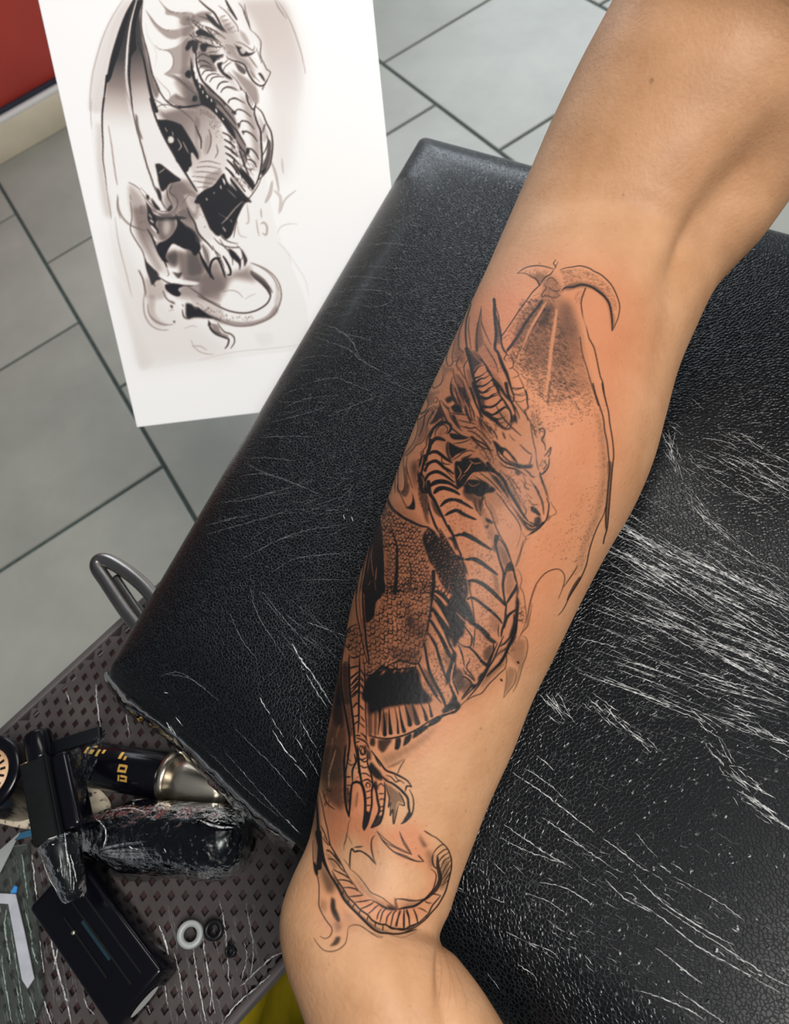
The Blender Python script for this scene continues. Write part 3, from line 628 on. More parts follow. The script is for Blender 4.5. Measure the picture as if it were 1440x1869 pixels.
TATTOO = """
@ 880 460 280
t 1.6 .85 33 20 40 15 48 13 56 13 64 15 67 16
p 2.4 .9 54 31 51 26 46 23 40 20 33 20
f .4 3 46 22 53 20 60 22 57 28 53 28
h 100 2.2 5 .8 .5 40 18 50 16 62 18 60 26 54 28 46 22
t 1.6 .8 69 7 67 11 69 13 68 16
t 1.2 .6 71 9 70 12 68 14
t 1.8 .85 73 17 78 15 85 14 92 13 100 15 105 18 111 21 117 26 122 32 126 40 129 50 128 60 125 68 122 74
t 3.6 .85 122 74 122 66 121 56 119 48 115 42 109 37 103 33 97 31 91 31 85 33 79 33 75 36
f .55 3 75 34 82 30 92 28 100 30 110 34 118 44 122 56 124 68 122 72 119 52 112 40 102 34 92 33 80 36
h 25 2.4 7 .9 .45 74 18 92 15 108 22 120 34 126 48 126 62 122 64 118 46 106 34 92 30 78 32
h 150 3 5 .8 .35 74 18 92 15 108 22 120 34 126 48 118 46 106 34 92 30 78 32
t 2 .8 54 31 57 26 60 23 64 21 67 17
t 1.6 .7 60 28 64 24 68 26 71 30
t 1.8 .75 62 33 66 36 70 37 73 35
t 2 .75 58 30 60 34 57 38 56 42 60 41 64 42 68 43 73 41
h 30 3 6 1.2 .5 56 28 64 22 74 30 76 38 70 44 58 44
f .3 4 56 26 66 22 74 32 72 42 58 42
s 1.6 .85 53 32 47 38 42 45 36 53 30 62 24 71 19 78
s 4 .8 56 46 52 52 46 59 41 66 36 75 30 84 24 92
f .35 3 56 42 60 46 50 60 42 72 32 88 26 90 34 72 46 56
h 150 2.8 6 .9 .5 53 34 58 44 48 58 36 76 26 90 20 82 30 64 42 48
h 160 2.6 5 1.2 .7 52 48 56 46 44 64 32 82 26 88 38 68
f .72 5 57 55 63 48 67 51 65 60 63 70 54 71 51 67
h 120 2 6 1 .6 56 54 66 50 64 70 52 72
h 130 2.4 6 .9 .42 50 70 62 70 62 86 59 100 58 118 57 130 43 128 38 110 36 100 42 84
h 20 4 6 .8 .3 50 70 62 70 62 86 59 100 58 118 57 130 43 128 38 110 36 100 42 84
f .2 6 50 70 62 70 62 86 58 110 44 110 40 96
p 3 .75 46 70 42 80 36 92
t 2 .6 44 84 42 90 40 96
t 1.8 .6 36 88 34 94 32 99
f .55 8 74 50 82 47 86 60 90 72 90 82 72 84 72 64
h 40 2.2 7 1 .5 74 50 82 48 86 60 90 72 93 90 97 108 71 108 72 70
h 30 2.6 6 .9 .38 93 90 97 108 101 120 104 135 104 144 64 144 67 115 71 95 72 80
h 140 4 5 .8 .3 93 90 97 108 101 120 104 135 64 135 67 115 71 95
f .22 8 72 80 93 80 98 110 102 130 66 130 68 105
t 1.2 .7 66 114 64 125 62 144
s 1.5 .8 92 80 94 95 98 108 102 122 106 135 109 144
s 1.8 .85 97 34 94 42 93 50 95 62 98 72 100 80 102 84 105 90 107 98 109 108 111 117 113 122 115 135 117 144
h 100 3 4 .8 .4 90 34 98 34 95 44 92 50 86 46
k .02 1.4 .5 43 100 58 96 58 140 40 138
t 2.4 .9 11 45 12 55 14 64 16 69 18 80 18 86 20 92 25 98
t 4 .95 11 47 11 55 12 65 13 78 12 90 15 95 18 105 21 112 25 120
f .5 2 12 52 17 72 18 84 13 84
@ 960 700 338.8
s 1.9 .85 59 0 60 6 62 14 64 22 65 31 67 43 68 55 67 66 66 77 65 90 64 102 63 112 61 119 60 124
s 1.9 .85 52 0 54 8 57 17 60 27 61 36 63 46 64 56 65 66 64 76 63 88 62 100 62 112
f .5 1.5 63 60 67 62 66 80 64 100 62 116 61 100 63 80
t 1.8 .85 62 95 60 102 56 110 52 120 49 130 47 140 43 150 39 157 34 165 29 175 25 180
t 4 .7 42 150 37 158 32 168
t 1.5 .8 0 186 3 170 6 160 9 154 14 148 19 145 25 144 29 147 30 152 28 160 25 167
t 1.8 .7 29 158 34 151 38 145 40 141
k .05 1.3 .5 50 0 54 10 58 22 61 40 63 60 62 85 59 100 54 112 50 125 46 138 40 150 34 150 40 130 48 112 55 98 60 76 59 50 55 30 48 10
k .02 1.4 .42 50 5 58 30 62 60 60 90 52 115 44 140 26 140 24 120 34 100 44 86 54 70 52 40 44 20
f .22 5 54 20 60 34 63 60 62 86 58 100 54 112 48 124 44 140 40 142 46 118 54 96 58 70 57 44
k .012 1.3 .35 4 110 40 100 44 130 10 138
k .02 1.2 .4 20 0 50 0 52 20 44 24 20 22
t 1.4 .6 38 14 41 20 43 20
t 1.2 .6 18 0 17 10 17 18
@ 760 540 240
t 1.6 .75 43 45 39 50 35 58 33 68 34 76 38 76 40 72 39 66 41 55 43 48
t 1.6 .75 31 66 28 74 24 80 20 88 17 96 19 101 22 100 27 96 29 90 28 86
t 1.6 .75 12 100 9 106 5 114 3 122 4 128 8 127 12 122 13 116 11 108
f .4 4 44 42 48 40 48 56 53 62 54 74 46 74 40 66 42 54
k .03 2 .5 40 62 54 62 56 80 44 82 38 72
f .35 3 28 74 34 78 40 78 42 84 34 84 30 92 24 100 20 102 28 92
t 3 .8 60 8 58 15 55 25 54 35 54 45 55 56 55 66
t 1.6 .7 58 22 57 35 58 45 60 58
t 2.4 .6 54 18 51 28 47 40 46 50 47 58 52 61
p 4 .7 66 60 66 44 67 34 69 24 71 12
f .45 2 66 30 70 26 72 40 74 52 68 58 64 54
t 1.6 .8 82 54 78 46 74 37 71 27 71 15
f .2 5 70 46 78 52 84 60 90 72 84 84 74 72 64 62
p 5 .92 55 58 57 66 60 78 62 88 65 98 67 108 70 118 74 128 82 135 90 141 94 144
f .75 3 55 56 60 60 66 68 72 74 66 78 62 84 58 74
t 2.6 .85 62 60 68 68 75 75 78 82 84 90 88 100 92 110 98 118 103 128 103 138 98 144
p 2.6 .85 63 85 68 78 74 76
p 2.8 .88 64 90 70 88 77 83
p 3.2 .9 65 95 70 91 75 90 81 86
p 3.6 .9 67 99 72 99 78 96 83 91
p 3.6 .9 68 104 73 106 80 101 86 98
p 3.8 .92 70 111 78 112 84 108 90 106
p 3.4 .9 72 121 80 122 86 120 92 115 95 114 97 119
p 3 .88 76 130 84 130 91 125 98 121 102 126
p 2.2 .7 86 135 92 134 100 131
f .5 3 66 94 72 94 70 100 68 104
f .6 3 69 106 76 112 74 118 70 114
f .8 3 70 112 74 114 76 130 72 124
p 4 .92 85 4 86 14 86 26 87 40 86 52 87 58
t 4 .9 87 58 91 66 94 74 98 83 102 94
t 1.8 .8 87 12 90 22 91 34 92 44 94 54 97 60 99 64
f .5 2 87 22 91 32 91 44 87 44
t 1.6 .75 99 60 98 65 96 69 99 72
t 1.8 .75 100 69 104 68 106 72 106 77 103 80
t 1.6 .7 101 80 105 79 109 82 112 87 105 90
t 1.6 .7 112 88 115 94 117 100 109 101 103 100
t 1.8 .75 117 100 120 105 121 113 122 121 119 125
t 1.4 .6 104 106 111 108 118 106
t 1.4 .6 107 115 114 116 120 113
p 4.5 .85 98 83 101 92 104 102 107 112 104 118
p 5 .85 84 92 90 98 94 103 98 110 104 117 108 128 109 135
f .6 3 84 90 92 98 98 110 92 106 88 100
k .04 1.6 .55 78 74 90 72 94 84 84 84
f .45 3 54 78 62 84 66 98 68 112 60 106 56 92
h 60 3 8 1 .5 40 86 54 92 58 110 50 124 40 108 38 94
t 2 .8 39 89 38 98 40 108 44 116 50 124
t 2 .8 44 86 50 94 53 102 55 112 58 122
@ 700 700 200
t 1.8 .7 46 32 47 37 49 40 54 38 60 33 66 30
t 2 .7 45 32 44 42 46 47 52 43 60 36 66 32
t 1.6 .6 56 14 58 24 60 30
f .4 3 56 10 64 12 72 9 74 13 66 16 66 24 62 30 58 24
t 1.6 .7 66 20 69 18 71 21 69 25 66 24 66 20
f .38 3 45 44 47 48 54 44 62 36 68 32 70 36 62 50 58 60 56 70 50 78 43 82 38 88 31 95 26 94 34 86 40 78 44 66
t 1.4 .7 45 46 45 58 43 68 39 78 33 86 26 94
t 1.4 .65 26 94 31 94 38 88 43 81 50 78 54 72 56 68
f .3 3 46 50 56 44 56 64 48 78 44 74
t 1.6 .75 26 94 26 104 27 118 28 130 27 138 24 142 20 140 19 132 19 118 20 106 22 97
f .6 2 27 108 30 110 32 128 30 140 27 142 28 130
t 1.6 .7 31 96 30 108 32 118 35 128 38 138
t 1.4 .7 16 98 13 110 11 125 10 140
t 1.4 .7 19 100 16 115 15 130 15 144
f .4 2 4 132 8 124 10 144 2 144
f .68 4 36 110 40 101 44 104 45 114 44 126 42 136 40 122 37 116
f .4 6 34 106 42 98 46 112 44 140 38 136
h 60 3 8 2.2 .7 66 30 76 30 80 46 70 52 60 52
f .8 2 73 26 70 35 66 44 60 52 64 54 74 47 80 46 84 52 78 40 76 32
e 1.6 .7 70 34 66 42 62 50
t 2.6 .9 73 22 76 32 80 42 85 52 90 59 95 63 102 68 112 71
t 1.8 .85 75 22 80 28 86 36 88 43 92 50 98 58 104 63
f .9 2 76 26 80 28 88 33 84 34 80 30
f .92 1.5 88 31 94 27 100 31 104 38 98 39 92 37
f .9 1.5 106 26 109 34 112 42 116 49 113 50 109 42 106 34
f .88 2 88 39 94 42 97 49 102 60 97 57 91 48
h 70 2.6 10 1.2 .6 88 2 104 4 118 30 124 44 112 40 100 30
t 2 .8 90 0 89 8 92 18 96 26 101 33 106 41
t 1.6 .7 94 5 97 15 101 24 105 32
t 2.4 .8 98 0 103 12 108 22 112 30 115 42 118 50
t 1.6 .7 107 57 114 59 121 57
t 2 .75 112 5 117 18 122 30 127 40
f .6 3 102 6 110 10 116 24 110 22
f .85 2 80 20 88 16 92 22 84 26
p 6 .92 119 0 123 12 126 25 129 36 135 42 144 46
t 4.4 .95 60 74 62 64 68 57 75 52 82 51 88 55 88 61 84 66
t 1.8 .85 68 70 68 64 72 58 78 54 83 57 84 62 80 66
f .3 3 70 66 76 58 82 60 78 68 72 72
p 3 .9 61 70 66 60 74 50 82 46
t 5.4 .97 63 80 66 74 71 72 76 73 81 75
t 5 .97 60 93 64 90 70 90 76 94 82 99 90 104
t 4.8 .97 54 116 58 107 63 103 69 102 75 106 80 111 86 114 92 119
t 4.8 .97 55 128 58 121 64 117 71 116 78 119 84 123 93 130
t 5 .97 60 136 66 130 74 128 82 129 90 133 98 139
t 5.4 .97 66 144 70 139 77 137 86 139 94 142 100 146
p 5 .9 62 75 60 86 56 97 52 108 50 118 53 128 56 140
f .85 1.5 49 95 54 93 58 96 54 105 49 110 47 116 46 106
f .85 1.5 44 118 50 116 54 124 57 136 60 144 50 144 46 136
h 110 3 8 2 .7 46 92 60 84 58 110 56 144 46 144 44 120
e 1.4 .8 52 96 50 106 46 114
e 1.4 .7 50 122 53 130 52 140
f .9 2 82 78 85 76 86 92 90 100 86 100 82 90
t 2 .85 76 97 77 103 82 106 88 106
t 1.8 .8 76 108 84 116 92 124
f .9 1.5 86 65 96 66 106 70 112 72 104 74 94 74 88 71
f .95 1.5 85 76 92 80 100 84 110 86 104 90 95 94 90 98 86 90
t 1.8 .85 92 79 100 78 108 76 114 73
t 1.8 .85 90 101 98 96 106 90 114 88 120 90
f .92 1.5 103 97 110 95 118 92 110 98
f .97 2 94 102 104 102 114 101 122 97 128 100 132 106 140 110 144 114 136 116 128 116 120 118 112 126 108 132 102 136 96 130 93 118
e 2 .7 116 101 112 108 106 114
e 2 .7 108 130 114 122 120 117
f .9 2.5 112 128 120 126 130 128 138 132 138 144 106 144
e 1.6 .6 100 118 104 110 102 106
t 1.8 .7 112 70 118 74 124 80 130 86 136 95 140 104
k .05 1.8 .6 112 72 124 76 136 92 142 106 132 98 122 88 114 82
h 40 4 6 1 .5 120 46 142 50 142 80 128 76
@ 840 700 200
f .9 2 22 0 26 14 28 27 32 35 40 41 48 46 54 53 60 58 66 58 67 60 58 61 50 56 44 50 36 45 29 39 25 28
t 2.4 .85 45 0 50 12 56 20 60 26 66 36 68 46 67 54 64 60
p 3 .9 24 10 32 12 40 8
p 4.4 .9 26 18 34 20 42 17 50 15
p 3.6 .9 30 30 40 31 48 27 54 21 58 23 60 29
p 3.2 .9 35 38 42 41 50 38 58 32 62 33 66 38
p 3 .7 46 46 52 47 58 44
p 2 .6 54 52 62 49
f .3 3 46 40 56 36 64 42 64 54 56 54
f .85 2 68 42 72 40 75 46 75 54 71 50 69 56
p 4.6 .85 60 0 63 14 67 24 72 32 76 40 78 46
p 4.4 .85 45 0 50 8 52 14
p 3 .8 86 10 88 18 88 26 90 32 86 36
t 1.6 .7 66 4 72 8 78 7 84 5
t 1.6 .6 70 14 80 16 86 14
t 2.2 .75 84 34 87 42 89 49
h 100 3.4 4 1.2 .55 92 28 104 28 108 52 100 66 94 60
k .06 1.8 .6 92 40 106 36 110 58 104 80 96 70
t 1.8 .75 92 48 93 58 95 70 97 80 99 88 100 98
t 2.4 .8 104 66 105 60 109 59 111 63 110 69 107 74 111 80 112 88
f .6 2 106 70 110 70 111 84 109 76
t 2 .75 111 96 115 90 119 84 118 92 115 97
h 50 2.6 4 1.2 .6 110 94 118 86 118 96 112 98
t 2.4 .85 117 98 116 108 112 115 107 119 104 116
h 120 2.6 6 1.2 .6 104 104 114 100 116 108 108 118 102 114
t 1.8 .75 100 98 101 106 103 114
t 2.6 .85 104 118 106 124 108 130 110 134
t 1.8 .7 106 120 109 130 113 142
t 2.2 .75 78 80 84 86 90 91 94 93
t 1.6 .6 64 66 68 72 73 76
f .8 1.5 54 62 58 66 60 74 57 71
t 2.2 .75 42 60 46 66 49 74
t 2 .7 94 94 92 104 90 104
f .93 1.5 42 74 48 77 54 83 60 85 66 91 72 98 76 105 70 101 64 93 58 88 56 94 52 92 46 84
t 3 .92 47 84 50 94 56 101 62 105 70 108 76 111
f .95 2 64 101 70 103 76 105 84 107 95 106 93 111 82 112 74 111
t 1.8 .85 53 86 56 94 62 100 68 104
e 2.4 .8 52 94 58 99 63 102
t 2.2 .85 52 103 58 109 66 111 72 113 80 117
f .8 2 73 112 78 116 80 119 75 121 72 117
t 2.4 .8 84 113 90 117 94 122 98 123
t 1.6 .6 84 110 90 111 96 110
f .85 1.5 6 24 9 32 12 42 16 50 12 48 8 38
f .8 2 23 42 28 48 30 46 28 54 31 64 37 72 32 68 26 58
h 65 3 9 1.6 .65 24 40 50 52 46 74 34 70
t 1.8 .75 6 56 14 59 22 57
p 3 .85 15 70 22 75 30 79 36 84 40 92 43 98 44 104
k .06 1.8 .6 16 74 30 82 40 94 46 106 36 104 26 92 16 84
p 4.6 .9 36 105 42 112 48 118 55 126 60 134 64 144
k .04 1.8 .5 50 112 64 124 76 144 66 144 58 130
t 1.4 .6 56 116 62 122 68 130 72 138
t 1.6 .65 82 120 86 130 84 136 90 140
t 3 .75 96 132 100 138 104 144
f .15 8 76 100 96 110 100 124 90 130 80 120
@ 820 820 220
t 5 .92 40 20 46 24 54 27 60 31 66 39 70 48 76 58 82 68 88 78 94 86
t 2.4 .88 94 86 102 90 108 92
f .82 2 62 50 68 58 76 70 82 80 88 90 94 97 102 97 108 92 100 90 92 86 84 77 76 66 70 54 64 42 56 32 50 33 58 43
e 2 .75 58 44 66 54 74 64 82 74 90 84 100 91
e 1.6 .6 50 40 58 50 66 62
e 2 .7 92 90 98 94 104 93
h 130 4 5 1.2 .6 60 48 70 56 88 84 82 84 66 62
p 3.6 .92 112 88 106 95 98 100 94 103
t 2 .8 56 52 62 58 70 70 78 80 84 90 86 98
f .97 2 18 36 28 36 36 38 42 42 45 48 41 56 34 57 28 53 18 48 17 42
f .65 3 16 46 26 50 32 58 24 62 16 54
f .85 2 44 48 50 44 56 48 52 52 46 52
f .9 2 14 10 24 10 36 12 44 19 40 25 30 26 22 30 16 28
f .9 2 6 16 16 14 22 22 20 34 14 46 8 44
e 2 .75 27 16 22 24 18 28
e 1.8 .6 18 42 24 34 30 28 40 30
e 1.6 .6 40 28 48 36 56 44
f .97 1.2 97 69 100 68 105 72 109 78 108 80 103 77 98 74
t 2.4 .85 116 58 119 66 118 76 116 84 111 90 104 97 96 102
f .8 2 102 82 108 80 110 86 108 92 104 92 101 88
t 3 .7 102 44 106 52 110 60 112 68 113 78
t 1.8 .75 109 32 112 42 116 52 119 60
f .5 2 112 38 115 44 118 54 115 54
t 1.2 .6 120 62 124 68 128 76 122 80 118 86
f .55 2 117 78 121 80 117 86
t 1.4 .6 93 102 90 110 87 118 84 130 80 140
t 1.2 .5 86 98 84 108 80 118
t 1.2 .5 86 98 90 104 92 108 95 106
t 1.6 .6 88 40 92 46 96 48
t 1.4 .5 92 52 96 56 99 59
t 1.4 .5 84 36 90 40 100 44
k .06 1.8 .5 62 26 76 44 90 62 92 74 84 70 72 52
f .25 4 66 32 78 46 92 66 88 74 76 58
k .03 1.6 .4 52 62 66 62 74 80 78 100 66 92 56 76
p 4 .75 40 58 37 68 38 78
h 70 3 6 1.6 .6 24 58 40 58 42 78 34 76
t 2 .8 42 56 44 66 50 76 54 88 57 96 62 106 67 114 71 124 74 134 76 142
f .9 1.5 43 81 49 84 53 88 49 89 44 86
f .7 1.5 41 92 48 89 46 96
h 50 3 5 1 .6 42 96 52 96 54 112 46 108
t 4.6 .95 0 61 6 60 12 62 20 66 28 71
t 5 .95 0 77 8 73 14 76 22 80 32 84
t 5 .95 6 103 14 102 20 103 30 108 40 114 50 120
t 5.4 .95 20 132 28 131 36 135 46 141
k .03 1.5 .4 10 82 36 92 44 108 28 102 12 94
k .03 1.5 .4 20 112 44 120 52 138 40 132 22 124
h 120 3 5 1 .5 44 114 52 120 54 136 44 128
p 4.6 .88 56 104 55 112 57 120 60 132 63 144
t 1.8 .8 56 104 62 110 67 116 71 124
f .4 3 58 112 66 120 72 134 66 140 60 130
f .9 2 68 138 73 134 77 142 72 146 66 146
f .6 2 50 118 54 112 56 116 55 124
@ 640 880 200
t 1.8 .8 62 0 61 8 63 13 66 15 70 12 71 5 72 0
f .92 1.5 80 12 83 20 85 30 84 36 78 36 71 33 76 32 80 27 81 20
f .6 2 73 0 77 2 77 12 72 20 66 16 70 12 72 6
t 1.6 .7 64 14 68 22 72 30 78 35
t 4 .95 47 16 50 26 56 36 63 42 70 47 78 51 86 55 94 58 102 59
f .8 2 46 10 50 22 56 36 60 42 54 38 48 28
h 60 2.6 6 1.2 .7 60 40 74 48 90 57 100 60 98 66 84 60 66 52
s 2.2 .75 44 8 42 20 38 32 33 44 28 58 22 76 17 96 13 114 9 134 8 146
f .55 2 40 16 44 10 47 30 46 40 42 40 36 42
h 75 2.6 10 1.2 .7 40 14 48 20 52 40 44 42 36 44
f .94 1.5 36 40 40 52 42 68 43 86 44 104 44 124 44 146 16 146 17 126 20 108 24 88 29 66 33 50
e 1.4 .6 29 82 27 96 28 110 30 124
e 2 .5 34 112 33 124 32 134
e 1.2 .5 26 90 24 104 22 120
t 2 .7 12 146 16 118 20 96 26 74
c 7 95 .95 46 28 56 42 70 51 90 59 94 72 98 92 102 112 106 132 106 146 58 146 46 146 45 110 44 80 41 50
k .02 2 .6 46 34 56 44 70 52 90 60 98 92 104 130 104 146 46 146 44 80
p 5 .85 58 146 60 128 61 108 61 94 60 80 55 66 52 52
f .6 2.5 58 92 62 98 62 128 58 146 54 146 57 120
t 2.4 .7 76 100 79 112 79 130 78 144
f .3 4 74 110 80 112 80 140 72 140
f .88 2 102 58 112 66 118 78 126 90 134 104 140 118 144 132 144 146 128 146 118 132 112 118 104 104 98 90 94 72
C 6 80 .6 98 62 112 68 126 92 140 118 144 144 120 144 104 104
e 1.6 .5 122 84 130 98 140 112
p 5.4 .93 102 0 104 14 110 24 116 36 122 48 128 60 134 70 140 84 146 96
t 3.6 .9 102 28 105 40 110 54 114 62 122 72 130 84 140 100
f .7 2 104 20 112 30 120 46 114 44 108 36
f .65 3 88 6 94 4 100 14 104 28 102 44 104 56 98 50 94 34 90 22
h 70 3 7 1.8 .7 88 0 102 2 104 40 98 44 90 22
t 4.6 .95 104 6 110 2 118 0 128 2
t 4.6 .95 110 15 116 10 124 8 132 10 142 16
t 5 .95 118 32 124 26 132 23 146 24
t 4.4 .9 124 44 130 40 138 37 146 38
t 2.4 .8 138 71 146 69
k .02 2 .4 112 44 124 50 136 70 126 66
@ 780 960 200
p 5 .95 48 10 58 14 68 20 76 25 85 31
p 4 .95 50 10 44 11 38 12
f .9 2 25 16 32 14 36 18 40 32 36 30 32 20
t 5.6 .95 50 44 60 43 68 46 76 52 84 58 92 64
f .93 2 33 38 40 38 48 42 49 45 42 46 36 43
t 6 .95 53 72 62 72 72 76 80 82 88 89 96 97 103 105
t 4.4 .95 52 97 58 94 66 98 76 106 86 114 94 122 98 128
t 4.6 .95 52 122 58 128 66 131 74 137 82 144
p 3.2 .88 28 0 34 12 38 22 42 34 46 44 50 55 54 66
t 2 .75 54 72 56 84 58 95 60 108 62 122 63 130
f .8 2 42 46 48 47 53 61 49 63 45 54
f .9 2 54 72 57 74 56 82 53 76
f .7 3 28 120 34 116 40 124 34 128
f .92 2.5 0 26 12 12 18 24 26 40 34 54 40 64 46 76 44 86 52 98 57 108 62 122 63 132 55 124 47 114 40 102 32 88 22 68 10 54 2 46
C 6 80 .5 0 30 14 18 26 42 38 66 44 82 30 84 12 56 2 46
e 2 .9 14 4 22 16 28 28 36 40
e 2.2 .9 22 34 32 52 38 62 44 70 52 71
e 2 .9 40 84 48 94 54 100
f .92 3 34 76 42 92 52 112 50 130 46 146 30 146 28 126 22 108 28 102 32 88
e 1.8 .8 38 114 46 122 54 130 60 144
f .4 2 42 78 54 80 56 90 46 86
k .04 2 .6 42 78 54 76 56 92 48 92
c 8 90 .9 0 60 10 58 12 76 26 76 32 96 20 90 8 84 0 84
p 5 .93 8 60 8 80 5 104 2 124 0 144
t 3.4 .9 8 84 16 88 24 94 30 102
t 4.4 .9 8 90 16 98 22 108 28 120 34 136
t 5.4 .92 4 106 12 116 20 126 28 138 32 146
t 4.4 .9 2 122 8 130 14 142
f .85 2 20 108 28 112 32 128 28 124
t 3.4 .9 90 30 95 46 100 62 99 78 101 94 103 106
p 4.4 .9 92 14 90 28 94 42
t 2 .8 92 14 100 24 106 36 110 46 113 54
f .35 3 93 24 102 30 108 44 102 54 97 44
f .93 1.5 101 64 105 53 110 48 114 54 113 61 109 56 104 58
p 4 .88 102 62 100 74 101 90
t 3 .85 113 54 115 66 118 76
t 4.4 .92 118 76 115 84 110 92 104 102
f .9 2 116 74 120 82 119 92 121 100 119 112 117 124 114 136 112 146 107 146 112 128 115 112 116 98 117 86
t 3.4 .88 104 102 103 112 102 124 98 138 97 146
t 4 .9 116 110 108 116 104 122 101 134
f .3 3 104 62 112 62 114 80 106 92 102 84
t 1.4 .6 117 56 122 62 124 72 122 80 126 88 128 100 130 118 128 130 122 144
t 1.3 .55 144 78 138 92 134 108 132 124 130 132 122 144
t 1.5 .65 126 18 122 34 118 46 116 54
h 20 3.4 5 1 .5 120 98 128 100 130 126 118 130
t 1.6 .6 119 114 128 119
t 1.6 .6 118 122 126 126
k .05 1.6 .5 80 34 90 40 92 58 86 52 76 40
k .04 1.6 .5 84 62 94 70 96 92 88 84 80 74
f .4 3 84 60 92 66 95 90 90 86
k .05 1.6 .5 68 102 92 118 92 130 90 140 74 134 66 120
f .3 4 82 112 94 124 92 140 82 134
k .03 1.6 .45 56 52 78 58 84 66 60 64
k .03 1.6 .45 62 82 86 94 88 104 66 96
t 2 .75 94 128 93 138 94 146
@ 610 1060 220
f .94 1.5 36 0 58 0 57 18 50 26 48 42 44 47 38 50 36 30
e 1.6 .4 40 6 44 0
e 1.4 .4 48 0 50 12
t 2 .8 27 0 26 20 27 40 31 60 35 80 39 95 42 101
t 3 .88 35 0 34 20 35 40 37 60 39 80 41 92 42 101
t 1.6 .5 31 0 30 25 33 55 38 84
c 9 60 1 60 0 118 0 116 20 115 35 112 52 108 70 104 82 100 96 96 103 76 106 56 104 44 110 36 112 34 100 40 86 38 60 36 50 48 46 54 30 60 26
k .02 2.2 .55 60 0 118 0 114 40 106 80 96 102 60 104 40 108 40 60 54 30
c 8.5 70 .95 16 56 28 52 32 66 36 84 30 90 18 90 14 70
f .5 5 82 16 90 24 98 46 112 52 106 72 88 62 84 40
f .5 6 60 74 84 80 104 84 98 100 74 98
f .6 3 86 40 96 44 94 56 86 54
f .7 2 70 4 74 4 72 16 69 12
e 3 .45 70 40 74 62
f .3 5 14 60 28 54 34 84 18 90
t 2.2 .85 8 104 10 88 12 76 15 62 20 55 28 52
p 4 .92 119 0 117 16 115 36 111 56 106 76
t 3 .88 18 88 17 105 18 120 19 135 20 146
t 2.4 .88 30 92 30 110 30 130 30 146
t 2.6 .85 36 108 37 122 36 136 37 146
t 2.6 .85 19 91 24 92 30 90
t 2.4 .85 18 105 24 103 30 102
t 2.6 .85 19 118 25 112 30 108
t 2.6 .85 19 126 25 120 30 116
t 2.6 .85 20 134 26 127 30 122
t 2.4 .85 20 140 25 136 29 131
t 2 .8 30 105 34 110 36 116
t 2 .8 31 116 35 122
t 2 .8 31 124 35 130
t 2 .8 30 132 36 138
f .35 3 22 94 30 94 30 102 22 100
f .7 2.5 9 100 15 96 17 110 18 130 19 146 11 146 9 120
k .05 1.6 .6 8 98 16 96 18 144 8 144
f .75 4 0 110 8 92 9 120 10 146 0 146
t 4 .93 36 113 46 112 56 104 66 106 78 106 98 103
f .95 3 37 118 50 108 60 106 78 107 98 104 102 114 106 128 114 146 38 146
e 5 .6 60 108 55 114 50 119
e 3.6 .6 73 107 70 112
e 4.4 .7 82 106 79 112
e 2.6 .5 88 107 84 113
e 2.4 .4 93 110 90 120
e 2.6 .5 46 114 43 120
e 2.6 .4 40 114 38 119
t 3.4 .9 118 12 126 16 134 24 140 32
t 3.8 .9 118 20 126 30 134 44 142 60
t 4 .9 117 32 124 44 132 60 138 76 146 90
t 4 .9 115 46 122 58 130 74 136 88 144 96
t 3.6 .9 112 62 120 76 126 92 130 106 134 118
t 4 .9 107 74 110 90 114 108 120 122 128 136 133 146
t 3.4 .88 100 98 106 110 112 122 124 138
f .92 2 132 114 138 100 144 94 146 110 138 122
f .85 2.5 120 20 128 24 142 44 144 60 136 46 128 34
f .4 3 132 76 140 92 136 104 130 92
k .04 1.8 .5 112 72 124 92 132 118 140 144 128 136 118 112
f .5 3 106 108 114 120 118 130 110 122
@ 760 1100 220
f .8 2 18 2 26 12 32 24 40 34 44 48 38 42 30 30 22 16
t 4.4 .9 16 20 24 32 32 46 38 58 43 68
t 3.8 .9 14 36 22 48 26 62 30 76 36 90
t 4.4 .9 10 48 12 64 15 80 20 92 26 104 32 116 37 130
t 3 .85 2 70 8 84 14 96 22 110 30 120
t 4.6 .9 28 0 36 12 42 24 44 36 46 46
f .93 3 40 4 50 18 55 32 51 44 46 54 42 46 44 30 40 14
f .9 2 44 56 41 66 38 80 35 92 36 99 42 90 46 76 48 62
f .7 3 48 76 56 84 58 100 50 106 44 92
k .04 2 .5 12 56 22 58 30 84 34 110 40 124 30 110 20 88
k .04 2 .5 22 44 34 58 38 80 32 76
t 3 .9 47 60 44 78 43 92 48 104 50 110
e 3.4 .85 45 72 42 86 42 94 46 104
t 4.4 .92 39 96 44 108 47 116 44 124 40 132
f .94 2 44 108 48 116 53 122 50 128 42 127 36 133 30 129 40 118
f .6 3 6 76 16 84 26 108 18 104
t 3 .88 56 26 62 34 66 40 66 48 64 54
e 2.4 .8 58 26 64 34 69 42 68 52
f .92 2 62 18 68 27 74 26 82 34 90 42 96 47 92 49 84 44 76 34 70 30
t 2.2 .8 70 30 69 44 68 54
p 4.6 .92 84 75 78 70 72 62 64 54 56 52 48 46
t 3 .88 92 48 92 58 88 66 84 74
f .6 3 80 56 90 50 91 60 85 70 80 66
k .05 1.8 .5 72 36 90 46 88 62 76 56
k .05 1.8 .5 60 58 76 72 80 84 70 88 62 76
t 3.2 .88 50 50 54 60 56 72 58 82 64 88 70 94
e 2.8 .85 47 54 53 64 56 76 62 86
t 2.4 .8 64 68 60 78 66 86 70 92
f .9 2 63 95 72 97 74 88 80 82 84 76 82 84 74 96 68 104
f .55 3 56 90 62 92 66 100 58 110 54 104
t 3 .88 54 88 60 90 66 97 62 104 54 114
